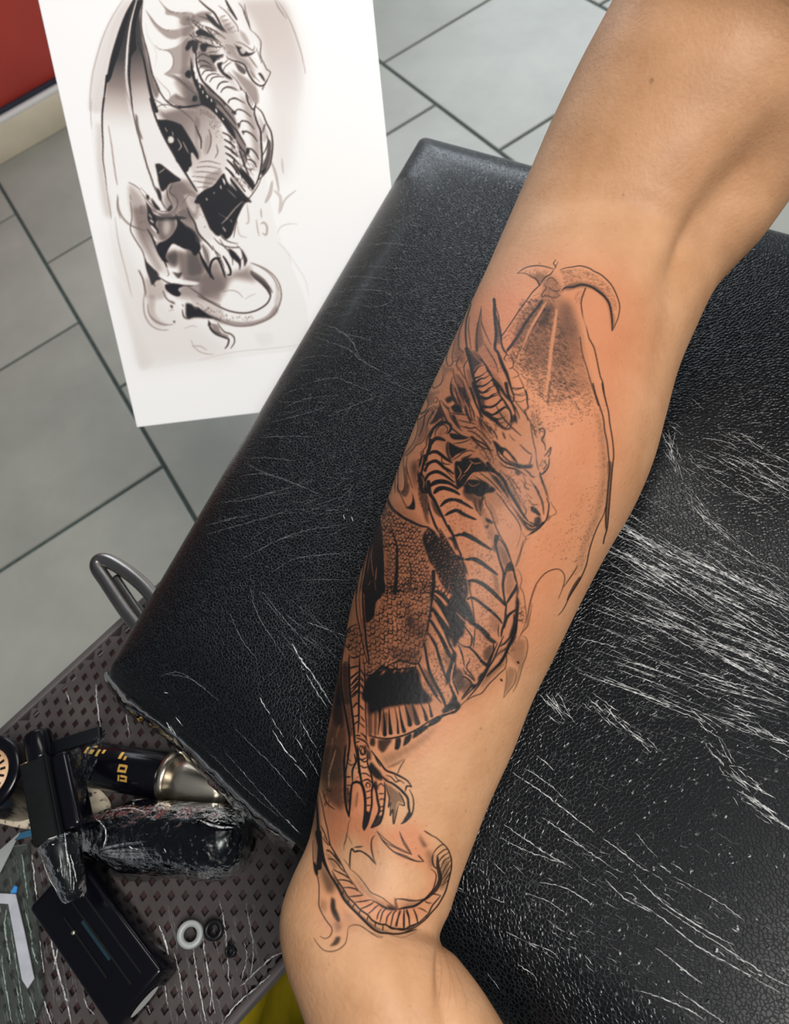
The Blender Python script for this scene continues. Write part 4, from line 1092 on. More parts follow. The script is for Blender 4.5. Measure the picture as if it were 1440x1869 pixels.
t 2.6 .88 97 48 92 60 88 70 82 82 74 96 64 106 54 116
t 2.6 .88 104 40 98 54 92 68 86 78 80 90 72 102 60 116
f .9 2.5 120 34 114 45 106 54 96 61 90 72 98 62 108 56 116 48
f .5 4 84 82 96 74 108 62 102 76 88 90 76 104
t 3 .85 116 14 117 26 114 38 106 48 100 52
t 4.4 .88 122 0 120 20 118 36 112 48 106 62 100 72 92 80 84 88
t 1.8 .75 108 66 106 78 100 84 94 90 86 98 78 108 68 112 58 118 52 124
t 4.6 .9 52 124 46 130 38 132 30 136 22 144
e 2 .7 46 128 38 131 32 133
h 60 3 6 1.2 .55 100 44 120 42 116 60 106 74 96 78
t 1.5 .55 138 0 136 14 133 28 126 36 122 44
t 1.5 .6 126 40 131 42 133 52 131 64 127 74 124 86 120 98 115 107
t 1.4 .55 118 78 119 88 116 98 110 106 104 114
t 1.4 .55 107 78 108 92 106 104 104 114
f .32 4 120 42 130 46 130 64 126 78 118 74 112 60
f .32 3 110 76 118 80 116 94 106 110 107 90
f .3 2 122 76 126 74 118 100 118 90
s 3 .8 121 71 122 72
s 3 .8 101 92 102 93
t 1.8 .7 120 40 112 50 108 60 108 72
t 1.6 .6 128 10 122 14
t 1.6 .6 128 20 122 22
@ 580 1200 220
t 3.4 .88 28 10 28 30 30 48 33 66 36 84 38 100 36 120 33 140
t 3.4 .9 38 8 38 30 39 48 41 66 43 84 44 100 47 118 49 138
t 3 .9 50 0 50 20 49 40 49 58 49 74 48 90
t 2.2 .8 54 0 56 14 56 30 57 50 57 66 58 84 58 98
t 2.6 .85 39 12 44 11 49 10
t 2.6 .85 39 24 44 21 49 17
t 2.6 .85 40 32 45 26 49 21
t 2.6 .85 40 38 45 33 49 28
t 2.6 .85 40 46 45 41 49 38
t 2.8 .85 42 60 46 55 49 56
t 2.4 .85 43 70 46 70 49 68
t 2.4 .85 44 80 47 77 49 77
t 2.4 .85 45 94 48 93 51 94
t 2 .8 51 14 54 20
t 2 .8 51 22 55 28
t 2 .8 51 30 55 37
t 2 .8 50 40 55 46
t 2.4 .85 50 57 55 63
t 2 .8 51 70 56 77
t 2 .8 50 78 56 84
t 2.4 .85 51 90 56 94 59 100
f .3 3 40 42 48 40 48 56 42 60
f .6 2.5 29 12 36 10 38 40 40 66 42 92 37 92 33 60 30 36
k .05 1.8 .6 29 12 37 10 42 90 36 90
f .82 4 26 8 28 30 31 52 33 72 30 84 18 80 16 66 20 46 24 24
f .62 5 16 74 32 70 36 100 34 120 32 146 4 146 8 110
e 3 .35 18 96 16 110 12 130
e 2 .4 22 112 16 128 12 144
e 3 .3 26 80 22 96
h 100 4 14 2 .4 12 90 32 80 34 140 6 144
f .95 4 57 22 70 20 118 16 122 30 128 48 118 52 106 52 96 58 84 60 70 66 60 68 58 50
f .6 2.5 59 60 65 60 65 92 60 92
f .65 2 67 60 71 60 70 92 67 92
p 5 .8 74 62 74 74 72 92
p 5.4 .93 80 92 80 80 78 62
p 5.4 .93 87 90 86 78 85 62
p 3.6 .8 96 90 95 76 92 60
p 5.2 .9 103 88 100 76 97 58
p 6 .9 110 80 108 70 104 56
p 7 .8 119 78 116 66 112 54
p 5 .85 130 74 127 64 122 54
p 4 .8 136 70 134 60 132 52
f .5 4 104 56 114 54 120 74 108 78
f .55 3 76 66 84 66 82 90 76 88
t 2.8 .88 61 93 72 96 84 97 96 95 108 91 120 85 132 77 144 70
f .8 2 63 96 68 96 68 106 62 104
f .75 2.5 72 98 88 98 84 106 78 114 72 108
f .9 1.5 93 97 99 96 98 108 92 110
f .93 1.5 104 95 112 91 110 100 102 106
f .9 1.5 115 88 129 81 132 84 114 97
f .93 1.5 134 76 146 69 146 76 132 83
t 2.6 .85 46 96 52 98 58 102 62 110
t 2.2 .85 50 110 52 116 56 115 55 108 51 106 49 112
f .7 2 55 104 59 106 58 114 55 116
t 2.2 .85 48 118 52 122 58 120
t 2 .8 45 102 50 100
f .3 5 76 118 92 112 112 104 130 90 144 80 128 100 108 114 90 126 80 128
t 2.2 .6 104 122 98 132 95 140
f .45 2.5 80 132 92 126 104 120 112 114 102 123 92 130
@ 570 1360 220
t 4 .92 40 0 38 20 39 40 39 60 41 76 44 86
t 3.4 .9 48 44 46 56 45 70 44 86
f .7 2 40 50 44 52 44 74 41 66
t 4.2 .93 46 52 48 46 53 44 58 46 61 52 63 64 63 80 61 96 62 102
t 3.6 .9 54 0 55 14 56 28 58 40 60 48
t 3 .88 50 10 52 20 48 30 48 44
t 3 .9 66 10 66 22 70 34 72 46 71 56 71 70 69 82 66 94 62 102
f .88 1.5 63 78 69 81 67 92 62 102 61 90
t 3.6 .92 72 46 76 54 78 66 80 76 78 84 74 92 70 99
t 3 .9 86 44 87 56 86 70 84 84 80 94 70 99
f .8 1.5 76 84 84 85 80 94 71 99
t 3 .9 70 6 76 14 82 22 88 30 98 34 108 39 114 43 119 50
t 2.6 .9 119 50 113 49 111 55
t 3.6 .92 80 34 88 42 96 46 104 52 110 58 114 64 115 74 116 82 112 90 106 94
t 2.2 .85 116 53 120 62 121 72 119 82 113 90 106 94
f .88 1.5 114 80 120 82 114 90 107 94
t 2.2 .85 88 46 90 56 92 64 91 74 94 68
t 2.2 .85 94 68 93 84 96 77 97 94 100 84 103 71
t 2.2 .85 103 70 110 72 107 62 103 56
f .5 2.5 89 46 98 52 106 60 108 70 102 68 100 84 97 92 95 78 92 64
f .85 2 66 28 70 34 76 40 84 42 82 33 76 26 70 20
f .85 2 72 46 76 42 79 52 75 54
f .6 2 84 36 92 42 88 44
f .7 2 64 4 70 8 70 18 65 16
t 2.2 .85 56 16 62 20 66 18
t 2.2 .85 57 24 62 27 68 25
t 2.2 .85 58 34 64 34 70 38
t 2.6 .88 60 43 66 41 71 45
t 2.2 .85 66 51 64 48 66 45 69 47 68 51
t 2 .8 64 56 70 54
t 2 .8 64 64 70 62
t 2 .8 64 72 70 72
t 2 .8 78 50 82 46 86 50
t 2 .8 79 58 86 58
t 2 .8 80 66 83 64 86 66
t 2 .8 80 74 86 73
t 2.4 .8 79 80 84 78
t 2 .8 42 20 46 24 50 22
t 2.4 .85 40 38 46 38
t 2 .8 41 48 46 48
t 2 .8 42 58 45 58
t 2 .8 42 66 44 67
t 2 .8 44 4 42 14 46 20
t 2 .8 60 2 58 8 62 11 65 6
t 2 .8 74 12 78 20 82 26
t 2 .8 88 36 94 38 100 44 104 42 110 46
t 1.8 .75 98 36 104 44
k .03 2 .7 51 24 55 26 55 44 51 44
f .58 5 14 0 36 0 38 30 38 60 36 78 28 74 16 62 10 40
f .3 5 30 60 38 50 38 76 32 78
e 3 .5 28 6 24 20 20 34 20 50
h 100 4 14 1.6 .35 14 4 34 4 36 60 18 60
t 2 .8 12 54 16 66 20 72 27 77
t 1.8 .75 16 52 20 55 24 52
t 1.3 .6 46 86 43 96 41 110 38 118 38 126
t 4 .35 54 56 53 66 52 74
f .25 4 48 62 50 60 50 76 47 78
p 7 .88 8 146 9 120 7 100 6 80 5 60
t 1.8 .75 8 56 12 72 15 88 18 100 20 112 22 120 26 128 30 136 36 144
t 1.8 .75 10 96 14 104 18 114
t 1.8 .75 12 110 18 118 22 120
t 1.8 .75 16 126 22 128 30 138 34 144
t 1.8 .7 18 136 24 136 30 142
f .4 3 0 60 6 56 10 90 10 140 2 144
t 1.5 .7 75 108 71 112 70 122 72 132 76 142
t 2 .8 44 144 45 130 47 124 50 127 56 126 62 129 68 134 74 141
t 1.6 .7 50 122 56 121 61 121
t 1.6 .75 104 103 108 112 114 122 119 131
t 1.6 .75 119 131 108 127 98 122 90 118 84 113 78 105
t 1.8 .8 84 114 90 121 98 128 108 133 118 137 126 139 133 139
t 1.5 .7 126 132 133 139
t 1.6 .7 134 102 140 106 144 109
f .4 3 127 106 131 110 136 122 131 120
f .12 5 16 80 44 84 44 110 36 140 26 126 18 100
@ 560 1520 200
t 3.6 .9 16 0 18 16 20 30 24 42 30 54 36 64 42 74 48 86 56 96 64 104 72 112 80 120 88 127 96 131 106 132 118 133 130 131 144 127
p 8 .9 15 0 18 20 22 36 27 48 32 58
t 1.8 .8 22 4 28 12 32 18 38 28 44 38 50 50 56 60 62 68 68 76 74 82
f .9 2 92 92 96 93 104 97 112 98 120 101 112 102 100 99
t 2 .8 84 88 92 92 100 97 108 100 118 101
t 2 .85 26 22 30 24 36 30 44 39
t 2 .85 28 34 36 36 44 46 50 52
t 2.2 .85 34 48 42 52 50 56 55 60
t 2.2 .85 40 62 48 62 56 64 60 68
t 2.2 .85 48 72 56 72 64 74 67 77
t 2.2 .85 56 84 66 83 74 82
t 2.2 .85 64 91 74 90 84 88
t 2.2 .85 70 100 76 98 84 94 88 91
t 2.2 .85 80 107 86 102 90 98 94 95
t 2.2 .85 92 114 94 106 98 100
t 2.2 .85 96 118 98 110 100 104 104 100
t 2.2 .85 104 120 106 110 112 103
t 2.2 .85 110 124 112 114 114 106 118 102
t 2.2 .85 118 124 120 112 124 102
t 2.2 .85 128 128 128 116 128 102
t 2.2 .85 135 124 134 112 130 102
t 2.6 .88 33 50 40 62 47 72 54 84 62 92 70 101 80 108 86 115 96 120 104 121 112 126 122 126 134 126 144 120
t 2 .8 42 66 40 70
t 2 .8 48 76 47 82
t 2 .8 55 88 54 93
t 2 .8 62 94 60 99
t 2 .8 70 102 68 108
t 2 .8 80 110 79 116
t 2 .8 90 116 90 124
t 2 .8 100 121 100 129
f .55 2.5 34 52 44 68 56 90 70 106 84 118 96 126 110 130 92 128 76 116 62 102 46 84 36 64
f .35 3 22 24 32 30 40 46 34 46
f .6 6 12 0 17 10 21 40 33 60 39 72 34 76 26 74 20 62 16 40
f .45 5 22 60 34 72 34 80 26 78
t 1.8 .75 8 10 8 30 10 46 14 58 16 70 16 84 16 96 20 106 26 116 32 124 33 130 30 136 24 139 17 136
f .92 1.2 8 37 12 41 15 49 14 57 10 52
f .8 2 32 84 37 88 38 98 42 108 44 116 40 117 34 108 31 98
f .35 4 36 116 44 118 44 128 38 130
f .3 4 18 86 26 92 24 106 18 98
f .25 6 44 96 58 108 62 114 52 112
t 1.5 .7 54 126 56 123 62 121 70 122 78 127 86 133 94 137 100 137
t 1.6 .7 54 126 53 136 50 146 42 153 32 156 22 154 14 146 9 138
f .72 1.8 38 137 43 136 44 140 40 147 30 149 35 143
t 2.2 .85 57 48 57 34 58 23 60 21 63 25 70 24 78 28 84 33 88 38 91 42
t 1.6 .75 88 4 85 12 86 24 89 38
t 2 .6 62 19 72 19
t 1.6 .75 57 48 64 53 72 62 78 70 84 78 92 82 100 86 106 91 112 95 118 99
t 1.4 .6 57 48 54 42 48 34
f .2 3 58 50 76 70 90 84 104 92 116 98 98 94 84 86 70 74
f .7 2 104 94 112 96 120 101 110 101
t 1.4 .6 52 0 51 10 49 17
t 1.2 .5 54 4 60 16
t 1.6 .7 119 100 117 97 116 88 126 87 136 88 144 89
f .2 4 124 90 144 91 144 98 126 100
@ 660 1500 200
t 1.8 .8 20 12 27 24 34 32 42 39 50 42 58 45 68 50 76 52 82 52
t 1.6 .75 20 12 30 22 42 31 54 37 66 43
t 1.6 .75 66 43 60 36 54 26 50 14
t 1.5 .7 74 43 82 52
t 2.2 .85 82 12 90 17 98 21 106 28 112 34 116 42 118 50 118 60 116 70 113 82 110 92 106 100 100 110 92 119 84 128 74 136 64 142 54 146 42 147 30 146
t 1.8 .8 94 42 98 36 104 31 108 30
t 1.8 .8 98 46 102 42 108 37 113 36
t 1.8 .8 101 54 106 46 114 41
t 1.8 .8 104 62 108 52 116 46
t 1.8 .8 105 72 110 60 117 50
t 1.8 .8 106 76 112 66 118 56
t 1.8 .8 107 80 113 72 116 66
t 1.8 .75 104 84 110 80 114 76
h 130 3.4 9 1 .5 102 44 116 40 116 70 108 88 104 70
f .35 3 104 60 112 50 116 66 108 88 102 86
t 2.4 .85 94 42 93 50 95 58 99 62
t 6 .78 100 46 100 56 102 66 103 76 98 88 90 96 84 102
t 2 .8 91 62 96 66 98 72 96 82 93 90 84 100 76 103 64 104 54 102 45 101
t 1.6 .7 45 101 46 108 48 114
t 3.6 .85 88 98 80 104 74 108 68 111 56 113 48 115
t 2 .75 90 96 96 95 104 97
t 2.2 .8 104 97 98 104 93 110 88 120 84 126
t 1.8 .75 74 113 80 115 86 119
t 2 .75 82 103 86 106 92 107
t 2 .85 50 116 47 128 44 138
t 2 .85 56 114 55 126 55 140
t 2.4 .85 59 114 62 124 63 138
t 2.4 .85 68 114 72 124 74 134
t 2.4 .85 30 134 40 139 54 142 64 137 76 132 86 122
f .5 2.5 56 142 70 136 84 124 92 116 84 128 70 140 58 146
f .4 3 75 17 80 24 86 30 84 34 78 28
f .35 4 84 36 94 42 92 62 88 56
f .35 3 90 42 94 44 94 58 90 56
f .25 3 60 106 80 104 70 112 56 112
t 1.2 .45 0 138 14 146 28 151
t 1.2 .4 36 148 52 152 62 149 76 142
@ 0 0 144
k .05 1.6 .55 850 780 900 800 960 900 985 945 940 905 880 860
f .3 4 832 852 872 902 902 962 928 1012 906 1010 870 930 838 880
k .05 1.5 .5 800 900 850 930 880 1000 900 1060 910 1120 880 1120 850 1010 810 940
k .06 1.5 .55 850 1120 900 1150 890 1210 840 1240 840 1170
k .05 1.6 .5 780 1120 830 1180 840 1260 810 1250 770 1180
h 100 3 9 1.4 .5 660 940 700 930 720 1060 690 1180 660 1180
f .35 4 700 1010 716 1010 716 1060 702 1070
f .3 6 730 1120 780 1110 770 1200 730 1210
h 35 3.2 8 1.3 .55 950 545 1010 545 1040 640 1060 700 1000 720 930 650
f .3 8 940 590 1000 540 1046 560 1060 650 1010 680 950 640
k .05 1.4 .5 960 700 1070 690 1085 760 1000 790 970 760
h 120 3 10 1.6 .5 588 1330 632 1330 634 1470 590 1470
h 100 2.6 7 1.2 .55 690 1230 800 1240 800 1270 690 1290
t 2.4 .85 702 1218 730 1206 760 1212 770 1196
@ 700 700 200
t 2 .85 88 0 88 10 91 20 96 30
t 2 .85 92 2 96 14 100 26 103 34
t 2 .85 97 2 101 14 106 26
t 2.2 .85 104 4 108 14 113 26 118 38 120 50
t 2.2 .85 110 0 116 12 121 24 125 34 129 42
t 2 .8 116 2 121 14 126 28
f .8 1.5 100 4 104 6 110 20 106 18
f .8 1.5 112 4 116 6 122 22 118 18
f .8 1.5 120 20 126 34 132 45 126 42
t 2 .8 88 38 96 40 106 41 112 43
t 2 .8 98 48 106 50 116 52 122 54
t 1.8 .75 100 55 108 58 116 60
t 2.2 .85 110 62 118 64 126 70 134 78 142 90
t 2 .8 118 56 126 62 134 70 142 80
t 2 .8 126 44 132 52 138 60 144 68
t 2 .8 122 42 128 52 134 62
f .35 3 118 46 134 52 142 70 130 64
f .3 3 90 4 104 10 112 30 104 34 94 20
t 2 .8 60 32 54 44 52 56 46 70
t 1.8 .75 68 34 60 46 56 60
t 1.8 .75 64 60 58 70 56 82 50 90
f .4 2.5 54 60 60 56 60 70 54 80
@ 760 540 240
t 2 .8 66 62 72 70 80 82 86 94
t 1.8 .75 74 52 80 62 86 72 90 84
t 1.8 .75 56 70 52 78 54 90 58 102
t 1.8 .7 46 78 50 86 56 94
t 1.8 .7 40 80 42 92 48 104 54 114
t 1.8 .7 48 66 44 74 46 82
f .35 3 40 84 50 88 58 106 52 116 44 104
f .3 3 76 78 88 86 98 104 92 100 82 90
@ 820 820 220
e 1.6 .7 10 20 14 28 10 36
e 1.6 .6 24 13 30 17 38 16
e 1.6 .6 30 30 36 33 44 32
e 1.4 .6 22 40 28 44 36 41
e 1.4 .6 12 38 16 32 20 30
t 2 .85 46 26 54 34 62 43 68 52
t 2 .85 36 28 46 35 56 45 62 52
t 1.8 .8 30 32 40 38 50 44
t 1.8 .75 70 30 78 40 86 52
t 1.6 .7 64 28 72 38 80 52 86 64
t 1.6 .7 96 36 102 44 108 54
t 1.8 .75 76 22 84 26 92 32
t 1.8 .75 88 66 92 74 88 82
t 1.6 .7 94 60 100 66 106 66
f .35 3 60 28 74 44 86 66 80 66 68 48
f .3 3 44 58 54 70 60 90 54 88 46 72
t 1.8 .8 30 58 32 70 38 80
t 1.8 .8 36 58 36 70
f .5 2.5 24 56 38 58 40 74 32 72
t 1.4 .6 110 12 116 18 112 24
t 1.6 .7 60 4 70 14 80 22
@ 0 0 144
f .85 2.5 802 962 832 1012 852 1056 850 1096 822 1064 800 1022
C 6 80 .5 802 962 832 1012 852 1056 850 1096 822 1064 800 1022
h 35 3.2 8 1.2 .75 950 548 1005 545 1042 640 1058 720 1000 740 930 660
h 120 4 7 1 .6 960 560 1010 550 1045 650 1000 690 945 640
t 2.2 .85 905 740 918 762 934 780 952 796
t 2 .8 880 770 896 782 908 798
t 2 .8 860 800 880 816 900 822
t 1.8 .75 930 720 950 745 968 770 980 800
h 70 4 9 1.2 .5 860 800 900 812 925 850 890 850
f .3 4 640 1140 690 1120 700 1220 650 1230
@ 880 460 280
e 4.5 .8 60 47 54 57 48 67 43 77 38 90
e 6.5 .8 70 54 68 70 65 90 63 110 60 132
e 6 .75 95 56 97 74 100 92 104 110 108 128 111 142
t 1.4 .7 62 50 56 58 50 68 46 76
"""
ink = Canvas(490, 90, 1260, 1869, 1.35); ink.gain = 1.35
# pale grey washes under the line work
for d_, soft, P_ in ((.16, 14, (860, 560, 905, 600, 940, 720, 985, 780, 1000, 900, 960, 980, 950, 1060, 950, 1160, 880, 1270, 760, 1320, 640, 1360, 610, 1300, 640, 1120, 690, 940, 740, 830, 800, 680)),
                     (.28, 10, (640, 1100, 700, 920, 780, 960, 800, 1060, 770, 1220, 640, 1230)), (.25, 8, (780, 780, 830, 740, 900, 800, 930, 900, 900, 930, 830, 860)), (.25, 8, (590, 1330, 640, 1330, 640, 1480, 590, 1480)),
                     (.12, 10, (590, 1480, 690, 1500, 700, 1600, 650, 1650, 610, 1600))):
    ink.fill(np.array(P_, float).reshape(-1, 2), d_, soft)
ink.draw(TATTOO)
ink.a = 1 - (1 - np.clip(ink.a * 1.12, 0, 1)) ** 1.4
# moles and freckles; wrist wrinkles as crease shade painted in dark strokes
for x_, y_, w_, d_ in ((1190, 146, 7, .32), (1188, 150, 5, .28), (1137, 356, 4, .25), (985, 480, 4, .25), (1084, 36, 4, .2), (1010, 105, 4, .15), (720, 1640, 4, .3), (690, 1555, 5, .25), (850, 1480, 3, .25), (905, 1500, 4, .3), (878, 1330, 4, .3), (600, 1760, 4, .2), (780, 1330, 3, .3)):
    ink.stroke(np.array([(x_ - .6, y_ - .8), (x_ + .6, y_ + .8)]), w_, d_)
for q_ in ((806, 1728, 818, 1765, 822, 1800, 818, 1840), (808, 1730, 832, 1775, 848, 1815, 852, 1845), (800, 1735, 806, 1775, 800, 1830), (812, 1735, 826, 1790, 834, 1840)):
    ink.stroke(np.array(q_, float).reshape(-1, 2), 2.2, .16, 't')
fz = np.random.default_rng(8)
for k in range(520):
    x_, y_ = fz.uniform(520, 1180), fz.uniform(500, 1868)
    ink.stroke(np.array([(x_ - .5, y_ - .5), (x_ + .5, y_ + .5)]), fz.uniform(1.4, 2.6), fz.uniform(.05, .2))
flush = Canvas(490, 380, 1220, 1790, .5)
for d_, soft, P_ in ((.68, 40, (940, 470, 1130, 480, 1180, 600, 1150, 760, 1120, 900, 1060, 1050, 980, 1180, 900, 1260, 760, 1370, 640, 1420, 600, 1300, 640, 1100, 700, 900, 790, 680, 880, 520)),
                     (.75, 22, (850, 540, 960, 520, 960, 640, 900, 820, 880, 1000, 780, 1240, 640, 1400, 600, 1300, 660, 1040, 740, 840)),
                     (.8, 12, (700, 1400, 770, 1340, 780, 1300, 720, 1390, 700, 1480, 680, 1560, 640, 1520, 600, 1560, 590, 1440)),
                     (.65, 12, (690, 1515, 760, 1500, 790, 1560, 800, 1640, 740, 1690, 660, 1670, 620, 1600, 640, 1600, 680, 1640, 770, 1640, 782, 1590, 720, 1560)),
                     (.4, 20, (560, 1500, 600, 1500, 620, 1600, 650, 1690, 600, 1720, 580, 1640))):
    flush.fill(np.array(P_, float).reshape(-1, 2), d_, soft)
def skin_mat():
    m, nt, b = mat('skin'); L = nt.links.new
    tc = N(nt, 'ShaderNodeTexCoord'); ai = N(nt, 'ShaderNodeAttribute', attribute_name='ink'); af = N(nt, 'ShaderNodeAttribute', attribute_name='flush')
    n1 = N(nt, 'ShaderNodeTexNoise'); n1.inputs['Scale'].default_value = 45; n1.inputs['Detail'].default_value = 6; n1.inputs['Roughness'].default_value = .65
    n2 = N(nt, 'ShaderNodeTexNoise'); n2.inputs['Scale'].default_value = 560; n2.inputs['Detail'].default_value = 3
    vp = N(nt, 'ShaderNodeTexVoronoi'); vp.inputs['Scale'].default_value = 210
    for n in (n1, n2, vp): L(tc.outputs['Object'], n.inputs['Vector'])
    r = N(nt, 'ShaderNodeValToRGB'); e = r.color_ramp.elements
    e[0].position = .3; e[0].color = (.42, .215, .105, 1); e[1].position = .72; e[1].color = (.53, .295, .16, 1)
    L(n1.outputs['Fac'], r.inputs['Fac'])
    m1 = N(nt, 'ShaderNodeMix', data_type='RGBA'); m1.inputs[7].default_value = (.44, .145, .065, 1)
    L(af.outputs['Fac'], m1.inputs[0]); L(r.outputs['Color'], m1.inputs[6])
    pr = N(nt, 'ShaderNodeValToRGB'); pe = pr.color_ramp.elements; pe[0].position = .03; pe[0].color = (.72, .62, .55, 1); pe[1].position = .13; pe[1].color = (1, 1, 1, 1)
    L(vp.outputs['Distance'], pr.inputs['Fac'])
    mp = N(nt, 'ShaderNodeMix', data_type='RGBA', blend_type='MULTIPLY'); mp.inputs[0].default_value = .55
    L(m1.outputs[2], mp.inputs[6]); L(pr.outputs['Color'], mp.inputs[7])
    m2 = N(nt, 'ShaderNodeMix', data_type='RGBA'); m2.inputs[7].default_value = (.006, .0055, .006, 1)
    L(ai.outputs['Fac'], m2.inputs[0]); L(mp.outputs[2], m2.inputs[6]); L(m2.outputs[2], b.inputs['Base Color'])
    b.inputs['Roughness'].default_value = .52; b.inputs['Specular IOR Level'].default_value = .26
    b.inputs['Subsurface Weight'].default_value = .06; b.inputs['Subsurface Radius'].default_value = (1, .35, .2); b.inputs['Subsurface Scale'].default_value = .0012
    bp = N(nt, 'ShaderNodeBump'); bp.inputs['Strength'].default_value = .36; bp.inputs['Distance'].default_value = .0006
    L(n2.outputs['Fac'], bp.inputs['Height']); L(bp.outputs['Normal'], b.inputs['Normal'])
    return m
MT_SKIN = skin_mat()
fr = np.clip((sth[None, :] + .02) / .1, 0, 1) * np.ones((NR, 1))
ink_v = ink.sample(gx, gy) * fr
flush_v = flush.sample(gx, gy) * fr
# the upper arm goes on towards the shoulder, outside the photograph
ext = []; dir_ = -tan_[0] / np.linalg.norm(tan_[0]); r0_ = ARM[0] - cen_[0]; c_e = cen_[0].copy()
for k in range(1, 27):
    u_ = k / 26; c_e = c_e + (dir_ + np.array([0, 0, .35 * u_])) * .0105
    ext.append(c_e + r0_ * (1 + .10 * u_) * math.sqrt(max(0.0, 1 - max(0.0, (u_ - .8) / .2) ** 2)))
ARM = np.concatenate([np.array(ext[::-1]), ARM]); zr_ = np.zeros((len(ext), skin_cols)); NR += len(ext)
ink_v = np.concatenate([zr_, ink_v]); flush_v = np.concatenate([zr_, flush_v])
# fingers: curved tapering tubes joined into the same skin, hanging past the end of the armrest
parts_V = [ARM.reshape(-1, 3)]; nq = []
n_, m_ = NR, skin_cols
i_ = np.arange(n_ - 1)[:, None]; j_ = np.arange(m_)[None, :]; j2 = (j_ + 1) % m_
nq.append(np.stack([i_ * m_ + j_, i_ * m_ + j2, (i_ + 1) * m_ + j2, (i_ + 1) * m_ + j_], -1).reshape(-1, 4))
base = n_ * m_
hc, ha, hb = cen_[-1], a_[-1], b_[-1]; hd = tan_[-1] / np.linalg.norm(tan_[-1])
def blob(rows):
    global base
    rows = np.array(rows); rr_, cc_ = rows.shape[:2]
    parts_V.append(rows.reshape(-1, 3))
    i = np.arange(rr_ - 1)[:, None]; j = np.arange(cc_)[None, :]; k = (j + 1) % cc_
    nq.append(base + np.stack([i * cc_ + j, i * cc_ + k, (i + 1) * cc_ + k, (i + 1) * cc_ + j], -1).reshape(-1, 4)); base += rr_ * cc_
tf = np.linspace(0, 2 * math.pi, 20, endpoint=False)
hb_n, ha_n = hb / np.linalg.norm(hb), ha / np.linalg.norm(ha)
# rounded end of the hand
cap = []
for t in np.linspace(0, 1, 9):
    s_ = math.sqrt(max(0, 1 - t * t)); cap.append(hc + hd * .03 * t + np.outer(np.cos(th[::9]), ha) * s_ + np.outer(np.sin(th[::9]), hb) * s_)
blob(cap)
down_ = np.array([0, 0, -1.])
for f_, (off, ln_, r_) in enumerate(((-.72, .072, .0082), (-.26, .082, .0086), (.2, .078, .0084), (.64, .062, .0075))):
    p = hc + ha * off * .95 + hd * .008; d = hd * .8 + down_ * .3; path = [p]
    for k in range(18):
        d = d + down_ * .045; d /= np.linalg.norm(d); path.append(path[-1] + d * ln_ / 15)
    path = np.array(path); rows = []
    for k, q in enumerate(path):
        u_ = k / 18; rr_ = r_ * (1.15 - .35 * u_) * (1 + .07 * math.cos(u_ * 6.28 * 3)) * math.sqrt(max(0.0, 1 - max(0, (u_ - .86) / .14) ** 2))
        tq = path[min(k + 1, 18)] - path[max(k - 1, 0)]; tq /= np.linalg.norm(tq); s1 = np.cross(tq, hb_n); s1 /= np.linalg.norm(s1); s2 = np.cross(s1, tq)
        rows.append(q + np.outer(np.cos(tf) * rr_, s1) + np.outer(np.sin(tf) * rr_, s2))
    blob(rows)
p = hc + ha * .5 + hd * .0 - hb * .5; d = hd * .9 + ha_n * .2; d /= np.linalg.norm(d); path = [p]
for k in range(14): d = d + hd * .04 + down_ * .03; d /= np.linalg.norm(d); path.append(path[-1] + d * .0042)
path = np.array(path); rows = []
for k, q in enumerate(path):
    u_ = k / 14; rr_ = .0125 * (1.05 - .3 * u_) * math.sqrt(max(0.0, 1 - max(0, (u_ - .85) / .15) ** 2))
    tq = path[min(k + 1, 14)] - path[max(k - 1, 0)]; tq /= np.linalg.norm(tq); s1 = np.cross(tq, hb_n); s1 /= np.linalg.norm(s1); s2 = np.cross(s1, tq)
    rows.append(q + np.outer(np.cos(tf) * rr_, s1) + np.outer(np.sin(tf) * rr_, s2))
blob(rows)
V_ = np.vstack(parts_V); Q_ = np.vstack(nq).astype(np.int32)[:, ::-1]
me = bpy.data.meshes.new('person')
me.vertices.add(len(V_)); me.vertices.foreach_set('co', V_.reshape(-1).astype(np.float32))
me.loops.add(Q_.size); me.loops.foreach_set('vertex_index', np.ascontiguousarray(Q_.reshape(-1)))
me.polygons.add(len(Q_)); me.polygons.foreach_set('loop_start', np.arange(0, Q_.size, 4, dtype=np.int32)); me.update(calc_edges=True)
me.polygons.foreach_set('use_smooth', np.ones(len(Q_), bool))
z_ = np.zeros(len(V_), np.float32); z_[:n_ * m_] = ink_v.reshape(-1); put_attr(me, 'ink', z_)
z_ = np.zeros(len(V_), np.float32); z_[:n_ * m_] = flush_v.reshape(-1); put_attr(me, 'flush', z_)
person = link('person', me, MT_SKIN)
tag(person, 'bare arm with a black line dragon tattoo resting on the leather armrest', 'person')
